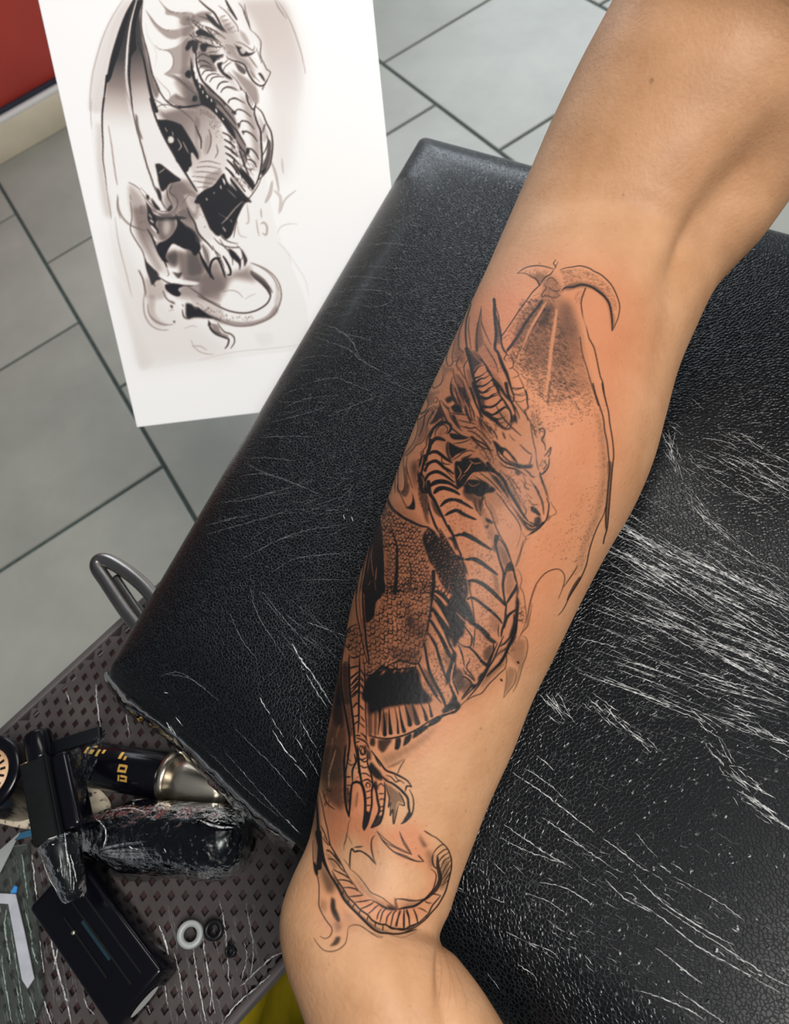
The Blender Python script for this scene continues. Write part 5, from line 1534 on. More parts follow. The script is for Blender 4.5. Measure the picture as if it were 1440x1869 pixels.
PRINT = """
@ 0 0 144
f .03 2 257 677 330 665 420 655 480 647 545 634 560 560 500 400 470 200 440 0 240 0 190 120 168 240 190 360 215 500
f .07 20 257 677 350 664 430 655 380 600 320 560 260 500 205 400 215 520
f .08 16 430 0 520 0 545 60 555 130 530 300 505 330 490 220 490 120 460 60
g .78 .02 3 236 60 214 250 246 0 222 50 205 100 196 150 190 200 188 260 192 310 200 342 215 332 235 326 256 336 284 344 268 305 254 258 242 214 235 188 230 140 232 90 238 50 250 0
g .72 .04 3 250 60 268 225 250 0 257 40 262 85 275 135 288 195 303 240 322 285 354 338 330 320 302 302 286 300 282 320 270 300 255 255 243 212 236 185 232 140 234 90 240 45
g .15 .02 8 480 0 520 280 436 0 512 0 534 40 550 100 554 150 543 210 528 250 513 280 500 230 492 170 484 150 470 60
t 1.6 .3 506 0 530 40 548 90 558 135
g .42 .10 5 305 215 400 300 296 205 345 196 390 210 412 260 416 300 390 334 358 332 336 284 312 244
g .35 .08 4 330 330 372 400 300 330 345 330 370 365 392 430 372 436 345 400 320 370
g .4 .1 5 270 400 300 500 240 380 280 380 290 430 312 490 296 500 268 460 250 420
g .10 .02 6 215 640 300 600 200 480 240 540 262 600 300 640 258 676 236 600
g .3 .6 4 330 150 370 200 318 150 345 120 372 180 400 210 372 196 346 196
@ 150 0 200
f .10 4 54 0 40 22 28 48 20 74 14 100 11 130 11 146 28 146 32 108 40 70 52 36 66 0
t 3 .16 54 0 40 22 28 48 20 74 14 100 11 130 11 146
f .93 2.5 67 0 58 16 50 36 43 58 38 76 34 96 32 110 38 104 43 88 49 72 54 54 59 36 64 16 70 0
p 3.4 .85 33 100 30 124 28 146
f .55 4 52 56 60 38 66 18 64 44 58 66 50 76
f .93 2.5 72 0 80 0 76 14 72 30 71 50 72 64 68 70 64 76 62 68 64 44 66 24
p 4 .88 63 72 62 96 63 112 65 128 67 146
e 3.2 .85 72 0 67 18 63 36 60 60 59 80 58 100 60 120 63 146
t 1 .4 57 90 58 110 61 130 64 146
p 5.5 .88 98 146 93 132 88 112 84 92 80 74 74 56
f .42 3 76 0 80 2 78 20 78 36 80 50 84 62 87 76 91 92 97 108 102 118 98 130 92 118 88 100 82 72 74 56 72 34
t 2 .75 79 0 78 34 82 54 87 72 92 96 98 110 102 120 110 132 118 138 128 142 146 140
f .3 2.5 84 14 92 24 98 32 106 38 116 40 130 38 146 34 146 46 132 48 122 52 112 50 104 44 98 38 92 30
t 1.4 .4 84 14 92 26 100 34 108 39 118 40 132 38
f .3 2.5 102 0 108 8 116 14 128 17 146 17 146 30 134 34 128 30 128 25 120 21 110 19 109 12
t 1.4 .4 101 0 108 9 116 15 128 17 140 17
f .28 2.5 96 62 104 66 112 65 122 62 132 56 146 48 146 100 130 98 118 98 108 98 116 92 120 82 118 72 112 67 104 66
t 1.4 .4 108 98 116 92 120 84 119 74 113 67 102 65 96 60
f .32 2.5 108 98 120 98 132 104 146 112 146 142 128 140 114 134 118 126 122 124 132 128 138 126 134 116 124 106
t 1.5 .5 120 99 132 108 146 118
t 1.2 .3 97 102 106 112 114 120 116 128 112 134
f .85 1.2 136 62 140 54 146 55 142 64 138 67
f .85 1.2 135 96 140 92 144 96 142 103 136 101
t 1.2 .12 84 30 86 46 94 60 98 72 96 90
@ 330 0 190
t 2 .3 130 0 136 12 146 26
t 2.8 .85 25 0 36 10 46 18 52 28 56 36 62 44
t 1.6 .55 52 8 60 14 66 20 72 28 78 36 80 44
t 1.8 .4 54 24 62 22
t 1.8 .4 57 30 66 27
t 1.8 .4 60 36 70 32
t 1.8 .4 64 42 74 37
t 1.6 .3 70 46 78 42
f .2 3 52 24 60 26 72 42 66 46 58 36
f .8 2 34 18 44 24 52 34 61 45 52 40 42 32 36 24
f .35 3 14 22 30 16 44 18 36 24 44 32 30 30 20 34
t 3.4 .85 62 0 66 8 72 18 78 28
t 2 .65 86 14 90 24 94 34 97 42
t 1.6 .5 80 4 86 12 90 22
t 1.6 .45 88 6 91 20 96 36
t 1.4 .45 64 12 70 18 76 26
f .85 1.5 20 44 28 40 36 44 44 50 50 56 44 54 30 50 24 50
f .88 1.5 26 62 36 60 48 66 38 65 34 72 28 70
f .8 1.5 15 54 24 58 24 66 20 74 16 70
f .88 1.5 38 76 52 76 60 76 50 82 46 88 42 82
f .88 1.5 50 88 58 86 56 92 60 100 66 104 72 110 66 109 58 103 52 95
t 1.6 .65 12 48 24 51 38 54 50 58 56 64
t 2 .75 12 48 20 54 30 60 42 64 56 66
t 1.8 .65 14 26 20 34 28 40 36 46
t 1.4 .5 14 26 24 32 32 36
t 1.8 .7 32 36 42 40 52 46 62 54
t 2.2 .8 34 38 40 44 46 52 54 58
t 2 .65 24 22 36 26 48 32 58 40 64 46
t 1.5 .6 36 74 44 72 54 70
t 1.5 .6 46 86 52 82 60 78
t 1.5 .6 58 100 62 92 70 86
t 1.5 .5 56 90 62 86 66 82
f .94 1.2 73 60 78 64 84 66 90 71 96 74 104 71 98 76 92 78 84 78 80 73 77 66
E .9 1 81 68 86 67 90 72 85 75
t 1.8 .5 76 58 84 60 92 65 100 70 102 64
t 1.8 .55 97 42 104 48 110 56 111 64 110 74 112 82 116 90 119 96 124 100 122 106 118 114 113 124
f .94 1 107 102 110 101 114 106 117 113 114 111 110 105
t 2.6 .82 64 80 72 84 80 86 88 90 92 98 96 106 102 114 110 119 116 117 120 110
f .6 2 74 86 82 90 90 98 88 103 80 98
f .26 3 60 62 72 66 80 78 92 84 100 96 104 108 98 106 90 92 78 84 64 76
f .25 3 80 40 90 48 96 62 90 60 84 52
t 1.8 .55 94 78 100 86 106 94
t 1.4 .45 104 66 108 76 112 88
t 1.4 .45 96 98 102 106 110 114
t 1.4 .4 62 62 70 64 76 68
f .5 1.5 112 122 117 117 113 126
f .88 1.5 14 78 18 96 24 112 32 124 42 134 50 146 30 146 24 128 18 114 14 98
e 3 .95 18 94 20 100
e 3 .95 20 102 22 110
e 3 .95 25 112 26 122
e 3 .95 30 124 32 128
e 3 .95 36 130 38 135
e 3 .9 42 138 43 141
t 3 .85 20 66 21 76 22 88 25 100 30 112 38 120 48 130 56 138 62 146
f .4 2.5 22 72 34 72 46 88 50 98 40 97 26 92
t 2 .7 22 82 28 76 34 76 40 80
t 2 .7 22 88 28 84 36 86 44 92
t 2 .7 25 96 30 91 38 92 46 96
t 2 .7 29 104 34 98 42 98 50 99
t 2 .65 34 112 38 105 46 102 54 104
t 2 .65 40 114 44 108 52 106 60 107
t 2 .6 50 122 54 116 60 113 66 114
t 2 .55 55 128 60 122 66 120 74 122 80 126
t 2 .6 65 142 68 138 76 136 86 142
f .2 4 46 92 58 100 70 108 80 124 74 120 60 106
f .35 3 30 116 40 122 54 136 62 146 50 146 40 134
t 1.6 .55 66 100 76 110 84 122 92 132 100 146
f .32 3 70 96 84 104 98 114 106 124 108 142 100 142 90 126 80 112
f .7 1 81 118 85 124 83 126
t 2.4 .75 90 128 92 138 95 146
f .28 6 0 18 14 22 20 40 12 50 16 60 14 80 10 100 18 120 26 140 10 140 0 120
f .85 1.2 6 66 10 61 12 66 8 71
f .85 1.2 6 104 10 97 13 102 10 108
t 2 .5 0 112 10 122 20 130 23 136 20 140
f .6 1.5 18 132 22 134 20 140 16 138
@ 160 180 200
p 3 .7 22 0 20 20 20 40 21 60 21 80 24 100 26 120
t 2 .3 26 120 30 144 32 158
t 2.4 .28 28 36 32 60 35 84 38 104 40 114
t 1.6 .22 6 0 5 20 6 40
f .12 4 12 30 20 40 22 90 32 150 22 150 14 90
t 2.8 .55 57 0 60 18 64 36 69 54 74 72 79 90 84 104 88 116 94 128 100 140 106 148
f .5 2 63 20 66 24 68 38 73 54 68 48 64 34
t 3.6 .8 82 0 86 14 91 28 97 42 104 56 112 70 120 84 130 100 140 116 144 122
f .97 1.5 91 28 104 28 118 32 124 38 132 50 138 58 144 72 136 66 136 78 137 88 131 92 128 98 120 84 110 66 100 48
E .9 1.2 106 50 112 50 114 56 110 59 106 57
e 2 .7 102 38 105 44
e 2 .7 111 43 113 49
e 2.4 .8 118 52 121 62 116 68
e 2 .7 127 56 132 70
e 3 .5 116 72 122 80 130 78
f .88 2 89 86 96 86 104 92 114 100 123 107 116 110 108 112 104 118 98 122 94 112 92 100
e 2.4 .6 94 98 102 92
f .8 1.5 90 116 96 122 98 134 94 132
f .85 1.2 77 126 81 128 81 133 78 131
f .88 1.2 84 130 90 138 96 146 90 145 86 138
f .75 1.5 104 146 110 139 112 144 107 149
t 1.4 .5 68 120 76 130 84 140 92 150 102 154 112 152 118 144 117 132 113 128
t 1.4 .4 70 117 80 128 86 138 92 145 102 149 108 147
t 2.2 .3 40 126 40 144 44 158
t 2 .35 56 126 58 134
t 2 .35 70 140 71 150
f .25 4 54 112 66 122 74 134 80 150 64 156 56 140
t 2 .4 54 110 62 114 70 120
t 1.8 .5 90 12 100 8 112 10 124 16 136 26 142 34
f .35 4 90 14 100 27 120 30 126 40 122 30 106 22 98 16
t 2 .75 104 2 112 10 122 12 134 10 146 8
t 1.6 .5 86 0 96 6 104 12
k .03 1.6 .4 128 12 144 12 144 34 136 24
f .32 4 108 112 124 108 134 118 144 126 144 158 116 158 104 150 100 130
t 1.8 .6 104 118 106 130 112 140
t 1.8 .6 112 112 108 122 116 130
t 1.6 .4 126 122 130 130 124 138
E .5 3 126 126 140 128 142 150 134 144
f .7 2 84 150 100 156 120 154 130 158 90 160
@ 320 150 200
t 2 .65 55 10 57 4 62 0 70 0
t 2 .6 60 14 63 9 70 7 80 11
t 2 .65 70 28 72 23 80 22 92 28
t 2.2 .7 79 40 82 36 90 38 100 46
t 2.2 .75 85 54 88 51 96 53 104 62
t 2.4 .75 90 66 94 65 102 70 108 78
t 2.4 .75 95 87 100 88 106 94 110 102
t 2.4 .75 95 101 102 104 107 112
f .28 4 84 14 94 26 104 44 109 64 112 90 108 118 104 100 100 70 92 40
f .9 1.5 28 0 36 4 42 14 48 24 54 32 62 40 68 48 74 58 78 66 80 76 72 68 64 56 56 46 46 36 38 30 36 20
e 2.6 .9 32 3 33 8
e 2.4 .9 36 11 37 15
e 3 .9 41 17 43 21
e 2.4 .9 47 22 48 26
e 3 .9 53 35 55 40
e 2.4 .9 62 47 64 50
e 2.4 .8 66 42 68 46
f .4 2.5 36 2 46 12 60 26 74 38 80 50 84 66 92 80 94 92 92 110 86 100 82 84 74 62 62 44 50 26
t 2.4 .85 38 2 48 12 58 20 66 28 76 38 79 40
t 2.4 .8 48 20 58 28 68 40 76 50 80 56
t 2.4 .8 66 46 74 56 82 66 88 76 93 84
t 2.4 .8 80 76 86 86 92 94 94 104
t 2.4 .8 84 90 88 100 94 116 97 122
f .88 1 74 38 79 38 80 43 75 41
f .85 1 81 54 86 54 84 62
f .88 1 87 64 91 64 90 70
f .88 1 94 86 98 88 96 96 93 92
t 3 .8 106 28 104 40 108 54 112 64 113 80 114 100 112 116 108 130 104 138
t 2.4 .75 93 14 96 26 102 36 106 30
t 2.6 .7 106 32 114 40 120 54 126 66 128 80 127 96 124 110 118 120 110 128
t 1.8 .6 113 70 116 60 118 56 116 66
t 2.2 .65 120 70 122 76 120 86 114 98
f .62 2 122 74 126 80 125 100 120 116 115 120 114 110 119 98 121 86
f .85 1.5 113 116 120 112 117 120 113 122
f .2 3 108 40 118 58 122 70 116 80 114 66
t 2.6 .75 62 66 70 70 76 76
t 2.8 .8 64 75 72 80 79 86
t 3 .85 65 84 74 90 82 98
t 3 .85 66 93 74 98 84 108
t 3.4 .88 68 102 76 110 84 122
t 3.6 .9 76 104 84 116 92 130 98 138
t 3.6 .9 66 112 74 120 82 132 92 144
f .9 1.5 84 110 92 118 98 124 104 134 102 142 94 132 88 122
f .88 1.5 72 124 80 134 92 148 100 158 84 152 74 138
f .97 1.5 28 152 38 142 50 136 58 126 64 120 68 130 76 140 86 150 94 158 30 160
e 2.6 .9 59 136 61 132
e 2.8 .9 62 126 66 134
e 2.4 .8 50 144 52 147
e 2.4 .8 40 150 42 155
e 1.6 .6 68 142 80 152
t 3 .6 26 56 30 66 34 76 34 88
t 2.4 .45 44 62 47 72 46 84 42 94
t 2 .4 54 82 56 92 52 100
f .3 4 24 40 34 50 30 80 34 96 28 104 26 84
f .22 4 40 66 48 70 46 88 40 98 36 90
f .3 5 14 34 34 32 48 38 60 54 56 56 40 44
k .05 1.8 .4 24 34 40 34 60 54 64 80 58 80 44 52
t 1.6 .45 30 106 44 104 60 108
t 1.6 .45 28 112 44 111 60 114
t 1.6 .45 24 118 40 118 58 121
t 1.6 .45 22 124 38 125 54 128
t 1.6 .45 24 130 38 132 50 134
t 1.6 .45 28 138 38 138 44 138
f .25 3 40 122 60 114 60 124 48 136 36 142
f .94 1.5 0 54 8 56 16 68 24 82 30 94 30 102 22 92 18 104 18 114 14 118 6 108 0 98
e 2.2 .7 10 78 14 86 18 94
e 2.4 .7 3 74 8 84 4 90
f .8 1.2 24 17 28 19 29 25 22 25
t 2.6 .82 0 31 14 33 28 31 40 28
f .32 3 0 14 14 22 28 28 38 26 34 14 22 2 30 10 31 24 16 26 0 22
t 4 .22 124 100 130 114 134 130 136 144
t 3 .15 140 100 142 120
@ 200 340 200
f .94 2.5 85 34 92 44 100 52 108 58 113 64 114 72 119 76 119 84 112 92 106 84 98 82 90 78 82 76 74 92 78 100 70 98 66 90 62 80 66 74 72 72 80 66 86 58 89 48
f .55 4 62 40 72 36 84 38 88 48 86 60 76 70 68 72 62 56
E .55 4 70 46 78 44 82 54 76 66 70 60
f .6 4 72 90 84 84 92 88 90 104 84 106 76 100
f .45 4 90 84 106 88 116 88 120 96 124 110 120 128 100 124 92 112
f .32 6 98 116 146 118 146 146 90 146 94 128
f .8 2 48 20 54 28 58 36 63 44 61 50 65 58 65 63 60 58 56 52 52 48 50 40 50 30
e 3 .85 54 44 58 48
e 3.4 .9 55 52 62 60
e 3 .9 57 66 63 72
e 2.4 .7 52 36 56 42
t 2.2 .45 28 20 30 40 28 56 32 66 38 76 44 86 48 100 50 112 52 120
t 3 .8 50 56 56 66 60 76 66 90 72 98 76 108
f .22 4 30 30 46 28 48 60 58 86 70 108 62 112 46 84 36 66
t 1.6 .3 40 28 48 26
t 1.6 .35 40 36 48 35
t 1.6 .35 38 48 48 46
t 1.6 .3 40 58 50 58
f .78 2 46 92 50 100 58 108 64 114 68 122 62 124 56 130 52 118 48 106
E .85 1.2 63 115 70 118 80 120 90 122 104 124 118 127 110 130 92 129 76 126 68 122
f .94 2 74 128 86 130 93 130 90 136 94 142 84 143 76 136
t 2.2 .65 66 120 78 127 92 130 110 131
f .6 2 82 112 90 114 96 112 94 118 90 121
E .7 1.2 74 106 82 108 90 110 84 112 78 112
t 1.4 .5 76 108 78 116 76 118
t 3.4 .32 12 14 12 26 16 38 24 48 34 54 46 58
t 2.4 .16 8 40 12 70 18 96 24 120 30 146
t 2.4 .38 38 110 44 122 48 146
f .2 4 46 120 68 122 74 146 50 146
t 2 .5 56 122 60 132
t 2.2 .55 88 36 94 46 104 54 110 60
t 3 .72 102 28 106 38 112 48 116 60 122 68 130 76 136 84
f .35 3 88 34 102 30 114 54 122 70 118 74 110 60 98 50
f .97 1.5 114 14 124 6 136 2 146 2 146 62 134 58 128 46 122 32
e 3 .7 137 6 138 10
e 3 .7 126 16 128 20
e 3 .7 122 18 123 22
k .012 2 .4 108 26 118 24 130 56 122 60
f .15 4 100 12 112 12 116 24 106 26
t 1.6 .35 98 20 104 12 112 14
t 3.6 .88 118 86 122 98 128 110 135 121
t 3 .88 132 120 132 108 134 100 138 95 146 94
t 2 .55 122 76 128 90 131 100
t 2 .55 138 84 146 92
t 1.4 .5 46 16 54 28 62 34 74 37 84 33 90 22 87 10
t 1.4 .4 44 12 56 24 64 32 74 33 82 29
@ 340 320 200
f .97 1.5 14 28 26 22 40 14 48 8 56 14 66 22 76 32 74 40 68 54 64 64 62 72 58 80 52 84 46 78 38 76 30 66 24 50 20 38
e 3 .6 74 34 64 44 54 56 46 64
h 60 3 10 1.2 .5 60 50 72 40 66 60 56 76 46 74 48 66
e 2.4 .8 54 2 60 12 66 20
e 3 .8 62 2 70 14 80 28
e 3 .8 74 4 84 18 86 24
e 2 .6 54 18 60 24 66 30
e 2.6 .85 45 13 46 18
e 2.4 .7 36 22 37 24
e 2.6 .8 26 30 28 33
e 3 .9 49 6 51 12
e 3 .7 48 68 52 74
e 2.2 .6 58 58 60 62
e 1.4 .5 42 50 56 58
t 2 .6 100 0 94 14 86 26 76 38 70 48 66 58 64 72 62 82
t 2 .6 24 46 28 60 34 72 44 78 50 84 58 88 68 90
t 2 .6 36 82 44 90 54 94 66 95 70 94
t 2 .55 44 84 50 94 54 98 60 108 61 118
t 2 .55 34 92 40 104 46 112 50 122
t 3.6 .9 16 98 20 108 26 118 32 130 36 137
t 3.6 .9 32 132 31 120 34 112 40 109 44 114 47 122 50 132
t 3.6 .88 48 106 52 112 57 122 58 130 54 131
f .9 1.5 55 96 60 98 68 106 72 114 70 125 69 117 64 112 58 106
f .78 1.5 72 96 77 104 80 112 76 120 75 110
f .78 1.2 48 120 51 128 52 137 48 129
t 1.8 .5 66 92 72 98 74 108 70 112
t 1.8 .5 20 92 26 108 30 120
f .3 3 20 88 30 100 30 118 24 112
f .35 5 34 114 42 112 48 126 58 132 62 126 74 124 84 118 84 126 92 140 78 138 62 136 56 142 50 152 30 160 16 160 20 130
t 2.2 .35 84 115 96 120 108 128 116 138 122 152
f .5 2.5 84 124 94 130 104 138 111 150 102 146 92 136 84 130
t 3 .6 100 144 106 150 110 158
f .42 5 0 90 14 96 20 110 26 120 20 132 0 132
f .7 3 0 66 10 72 18 86 14 98 0 96
t 3 .18 80 38 82 60 78 64
t 3 .2 98 44 99 56
t 3.4 .24 98 64 102 62 106 68 105 78 100 76
t 2.4 .2 92 58 94 72 96 80
t 2.4 .16 66 60 70 78 80 82
t 6 .2 113 8 110 24 104 36
t 5 .16 116 20 124 30 122 50
t 2 .14 120 76 124 68 134 64 146 64
t 2 .1 120 88 132 100 138 116
t 3 .18 124 48 130 32 144 20
@ 220 480 180
f .94 2 65 32 78 30 92 33 84 38 88 46 82 49 72 44 66 38
f .9 3 95 59 103 60 112 68 124 76 134 81 118 80 106 80 98 82 95 74
t 2.2 .5 98 34 110 42 124 52 146 62
t 2.8 .7 108 64 126 76 146 84
h 60 4 5 1.2 .5 108 56 146 72 146 80 112 66
f .15 3 92 38 110 44 146 64 146 80 112 66
t 2.2 .5 62 40 66 50 72 56 80 60
f .85 1 72 61 77 63 75 67
f .6 1.5 76 85 80 84 79 89
f .5 1.5 72 54 80 58 76 60
t 2.2 .65 90 68 92 78 97 82
t 1.6 .5 90 60 92 64
f .2 4 38 44 52 46 50 70 58 84 72 90 56 92 44 80
t 3 .24 35 44 34 60 36 76 44 90 56 97 70 98
t 2.6 .32 40 60 42 74 50 84 64 90 76 90
t 2.4 .34 28 10 34 26 38 46
t 2 .2 102 112 108 124 120 132 136 134
t 2.8 .62 128 84 130 92 136 100 146 104
f .75 1 127 90 130 85 132 90
t 3 .16 104 122 116 122 126 128
t 1.6 .2 70 70 78 68
t 1.6 .18 92 96 104 92 112 94
@ 360 460 240
t 2.2 .45 0 66 14 72 26 76 40 81 56 81 70 77 80 72 87 64 91 54 92 46 90 36 84 26 74 18 60 12
t 2.6 .65 0 48 14 55 24 60 36 65 50 67 62 65 72 60 78 54 80 46 76 40 70 34 62 28
f .32 3 0 60 20 70 40 76 60 76 76 70 86 58 88 66 78 74 60 81 40 81 20 76
f .15 3 84 30 90 40 91 54 86 64 84 56 86 44
f .48 2.5 58 22 68 28 78 36 83 45 78 42 68 34 60 27
h 100 3 4 1 .4 26 68 50 71 64 70 60 76 34 76 24 72
f .88 2 0 60 8 66 17 73 8 71 0 66
t 3 .72 12 76 14 84 20 90 30 94 34 96 33 102 30 106
t 2.4 .6 22 78 26 84 30 88 36 90 40 94 40 100 36 106
f .36 2 14 78 22 80 26 88 34 92 30 94 20 90
f .85 1 11 81 13 76 15 80
t 2 .24 28 44 36 42 44 44 50 50
t 2 .14 52 52 58 48 64 46
f .25 4 0 40 20 34 26 44 24 56 10 52
f .04 4 60 88 80 88 84 100 68 104
t 1.4 .12 0 119 40 110 80 106 112 102
t 2 .07 100 0 108 14 118 30 122 48
@ 0 0 144
f .22 8 390 60 420 40 450 100 470 130 440 120 410 90
f .3 6 365 60 400 100 380 110 350 90
k .03 1.4 .5 350 60 400 70 430 100 400 110
h 40 3 7 1.2 .55 340 30 400 60 410 90 360 80
h 60 3 8 1.4 .6 420 250 470 300 460 350 430 330
"""
pr = Canvas(140, -90, 620, 700, 1.3); pr.gain = 1.2; pr.softness = .42; pr.draw(PRINT)
pr.a = 1 - (1 - np.clip(pr.a * 1.08, 0, 1)) ** 1.3
# upper edge of the drawing that runs out of the photograph: the wing tip and horns go on for a little
def paper_mat():
    m, nt, b = mat('printed_paper'); L = nt.links.new
    at_ = N(nt, 'ShaderNodeAttribute', attribute_name='tone'); r = N(nt, 'ShaderNodeValToRGB'); e = r.color_ramp.elements
    e[0].position = 0; e[0].color = (.86, .86, .86, 1); e[1].position = 1; e[1].color = (.012, .013, .018, 1)
    for p_, c_ in ((.22, (.60, .54, .51)), (.5, (.26, .205, .19)), (.8, (.055, .05, .052))):
        n_e = e.new(p_); n_e.color = (*c_, 1)
    L(at_.outputs['Fac'], r.inputs['Fac']); L(r.outputs['Color'], b.inputs['Base Color'])
    b.inputs['Roughness'].default_value = .5; b.inputs['Specular IOR Level'].default_value = .3
    tc = N(nt, 'ShaderNodeTexCoord'); nz = N(nt, 'ShaderNodeTexNoise'); nz.inputs['Scale'].default_value = 900; bp = N(nt, 'ShaderNodeBump'); bp.inputs['Strength'].default_value = .04; bp.inputs['Distance'].default_value = .0005
    L(tc.outputs['Object'], nz.inputs['Vector']); L(nz.outputs['Fac'], bp.inputs['Height']); L(bp.outputs['Normal'], b.inputs['Normal'])
    return m
MT_PAPER = paper_mat()
nu, nv = 360, 500
uu, vv = np.meshgrid(np.linspace(0, 1, nu), np.linspace(0, 1, nv))
flat = PBL + uu[..., None] * PU * PW + vv[..., None] * PV * PH
px_, py_ = project(flat)
tone = pr.sample(px_, py_)
sag = .0035 * np.sin(uu * math.pi) * (1 - vv) - .002 * np.sin(vv * math.pi)        # the sheet bows a little
curve_ = flat - PN * sag[..., None]
sheet = grid_mesh('paper_sheet', np.concatenate([curve_], 0), MT_PAPER)
put_attr(sheet.data, 'tone', tone)
sd = sheet.modifiers.new('thickness', 'SOLIDIFY'); sd.thickness = .00025; sd.offset = -1
tag(sheet, 'white paper sheet printed with a grey shaded dragon drawing behind the armrest', 'paper')

# ================================================================== work trolley beside the armrest
ZS = .58
E1 = np.array([.98, .199, 0]); E2 = np.array([-.199, .98, 0])
def sh(s, q, z=ZS): return E1 * s + E2 * q + np.array([0, 0, z])
trolley = empty('trolley', (*sh(-.3, .21)[:2], 0), 'grey perforated metal trolley shelf under cling film beside the armrest', 'trolley')
MT_PLATE = plain('perforated_steel', (.060, .050, .050), .6, metal=.1, noise=.18, scale=50, bump=.1)
MT_UNDER = plain('dark_red_shelf', (.030, .010, .010), .6, noise=.3, scale=60)
# perforated plate: square cells with a diamond hole each
pitch = .0088; s0, s1, q0, q1 = -.56, -.015, .093, .334
du = np.array([.84, -.5426, 0]); dv = np.array([.5426, .84, 0]); V, Fc = [], []
hh = pitch * .36; k_ = 0
def inside_shelf(p): s_, q_ = p @ E1, p @ E2; return s0 + .003 < s_ < s1 - .003 and q0 + .003 < q_ < q1 - .003
for i in range(-90, 91):
    for j in range(-90, 91):
        c = sh(-.29, .213) + (du * (i + .5 * (j % 2)) + dv * j * .9) * pitch
        if not inside_shelf(c): continue
        p = pitch / 2; r = .9 * p
        o8 = [(-p, -r), (0, -r), (p, -r), (p, 0), (p, r), (0, r), (-p, r), (-p, 0)]; i4 = [(0, -hh), (hh * .8, 0), (0, hh), (-hh * .8, 0)]
        b0 = len(V); V += [c + du * a + dv * b for a, b in o8] + [c + du * a + dv * b for a, b in i4]
        V += [c + du * a + dv * b - np.array([0, 0, .0012]) for a, b in i4]
        B0, D_ = b0 + 8, b0 + 12
        Fc += [(b0, b0 + 1, B0, B0 + 3), (b0 + 1, b0 + 2, B0 + 1, B0), (b0 + 2, b0 + 3, B0 + 1), (b0 + 3, b0 + 4, B0 + 1), (b0 + 4, b0 + 5, B0 + 2, B0 + 1), (b0 + 5, b0 + 6, B0 + 3, B0 + 2), (b0 + 6, b0 + 7, B0 + 3), (b0 + 7, b0, B0 + 3)]
        for a in range(4): Fc.append((B0 + a, B0 + (a + 1) % 4, D_ + (a + 1) % 4, D_ + a))
mesh('perforated_plate', V, Fc, MT_PLATE, trolley)
for (a, b) in (((s0, q0), (s1, q0)), ((s0, q1), (s1, q1)), ((s0, q0), (s0, q1)), ((s1, q0), (s1, q1))):
    A_, B_ = sh(*a), sh(*b); d = B_ - A_; L_ = np.linalg.norm(d); d /= L_; n = np.cross(d, (0, 0, 1))
    box_frame('rim', (A_ + B_) / 2 - np.array([0, 0, .004]), d * (L_ / 2 + .004), n * .0028, np.array([0, 0, .005]), MT_PLATE, trolley, bevel=.0015, seg=2)
for (s_, q_) in ((s0, q0), (s1, q0), (s0, q1), (s1, q1)):
    lathe('leg', sh(s_, q_, .012), sh(s_, q_, ZS - .009), [(0, 0), (0, .009), (1, .009), (1, 0)], MT_PLATE, trolley, n=14)
box_frame('backing_tray', (sh(s0, q0) + sh(s1, q1)) / 2 - np.array([0, 0, .0085]), E1 * ((s1 - s0) / 2 - .004), E2 * ((q1 - q0) / 2 - .004), np.array([0, 0, .003]), MT_UNDER, trolley, bevel=.002)
# cling film over the shelf: a thin rumpled sheet, and fold ridges coloured white as highlights
MT_WRAP = film('cling_film', (.95, .95, .94), .0, .10, 70, .5, stretch=(2.4, .6, 1), milk=.06)
nn, mm_ = 60, 46; P = np.zeros((mm_, nn, 3))
for a in range(mm_):
    for b in range(nn):
        s_ = s0 + .004 + (s1 - s0 - .008) * b / (nn - 1); q_ = q0 + (q1 - q0 - .004) * a / (mm_ - 1)
        P[a, b] = sh(s_, q_, ZS + .0022 + .0011 * math.sin(b * 1.9 + 2 * math.sin(a * .21)) * math.sin(a * .13 + b * .3))
grid_mesh('film_sheet', P, MT_WRAP, trolley)
def on_shelf(px, py, lift=.0042):
    p = at(px, py, ZS + lift); s_, q_ = p @ E1, p @ E2
    if not (s0 < s_ < s1 and q0 < q_ < q1): return None, None
    return p, np.array([0, 0, 1.])
LN = []
def T_(w_, *p): LN.append((w_, list(zip(p[0::2], p[1::2]))))
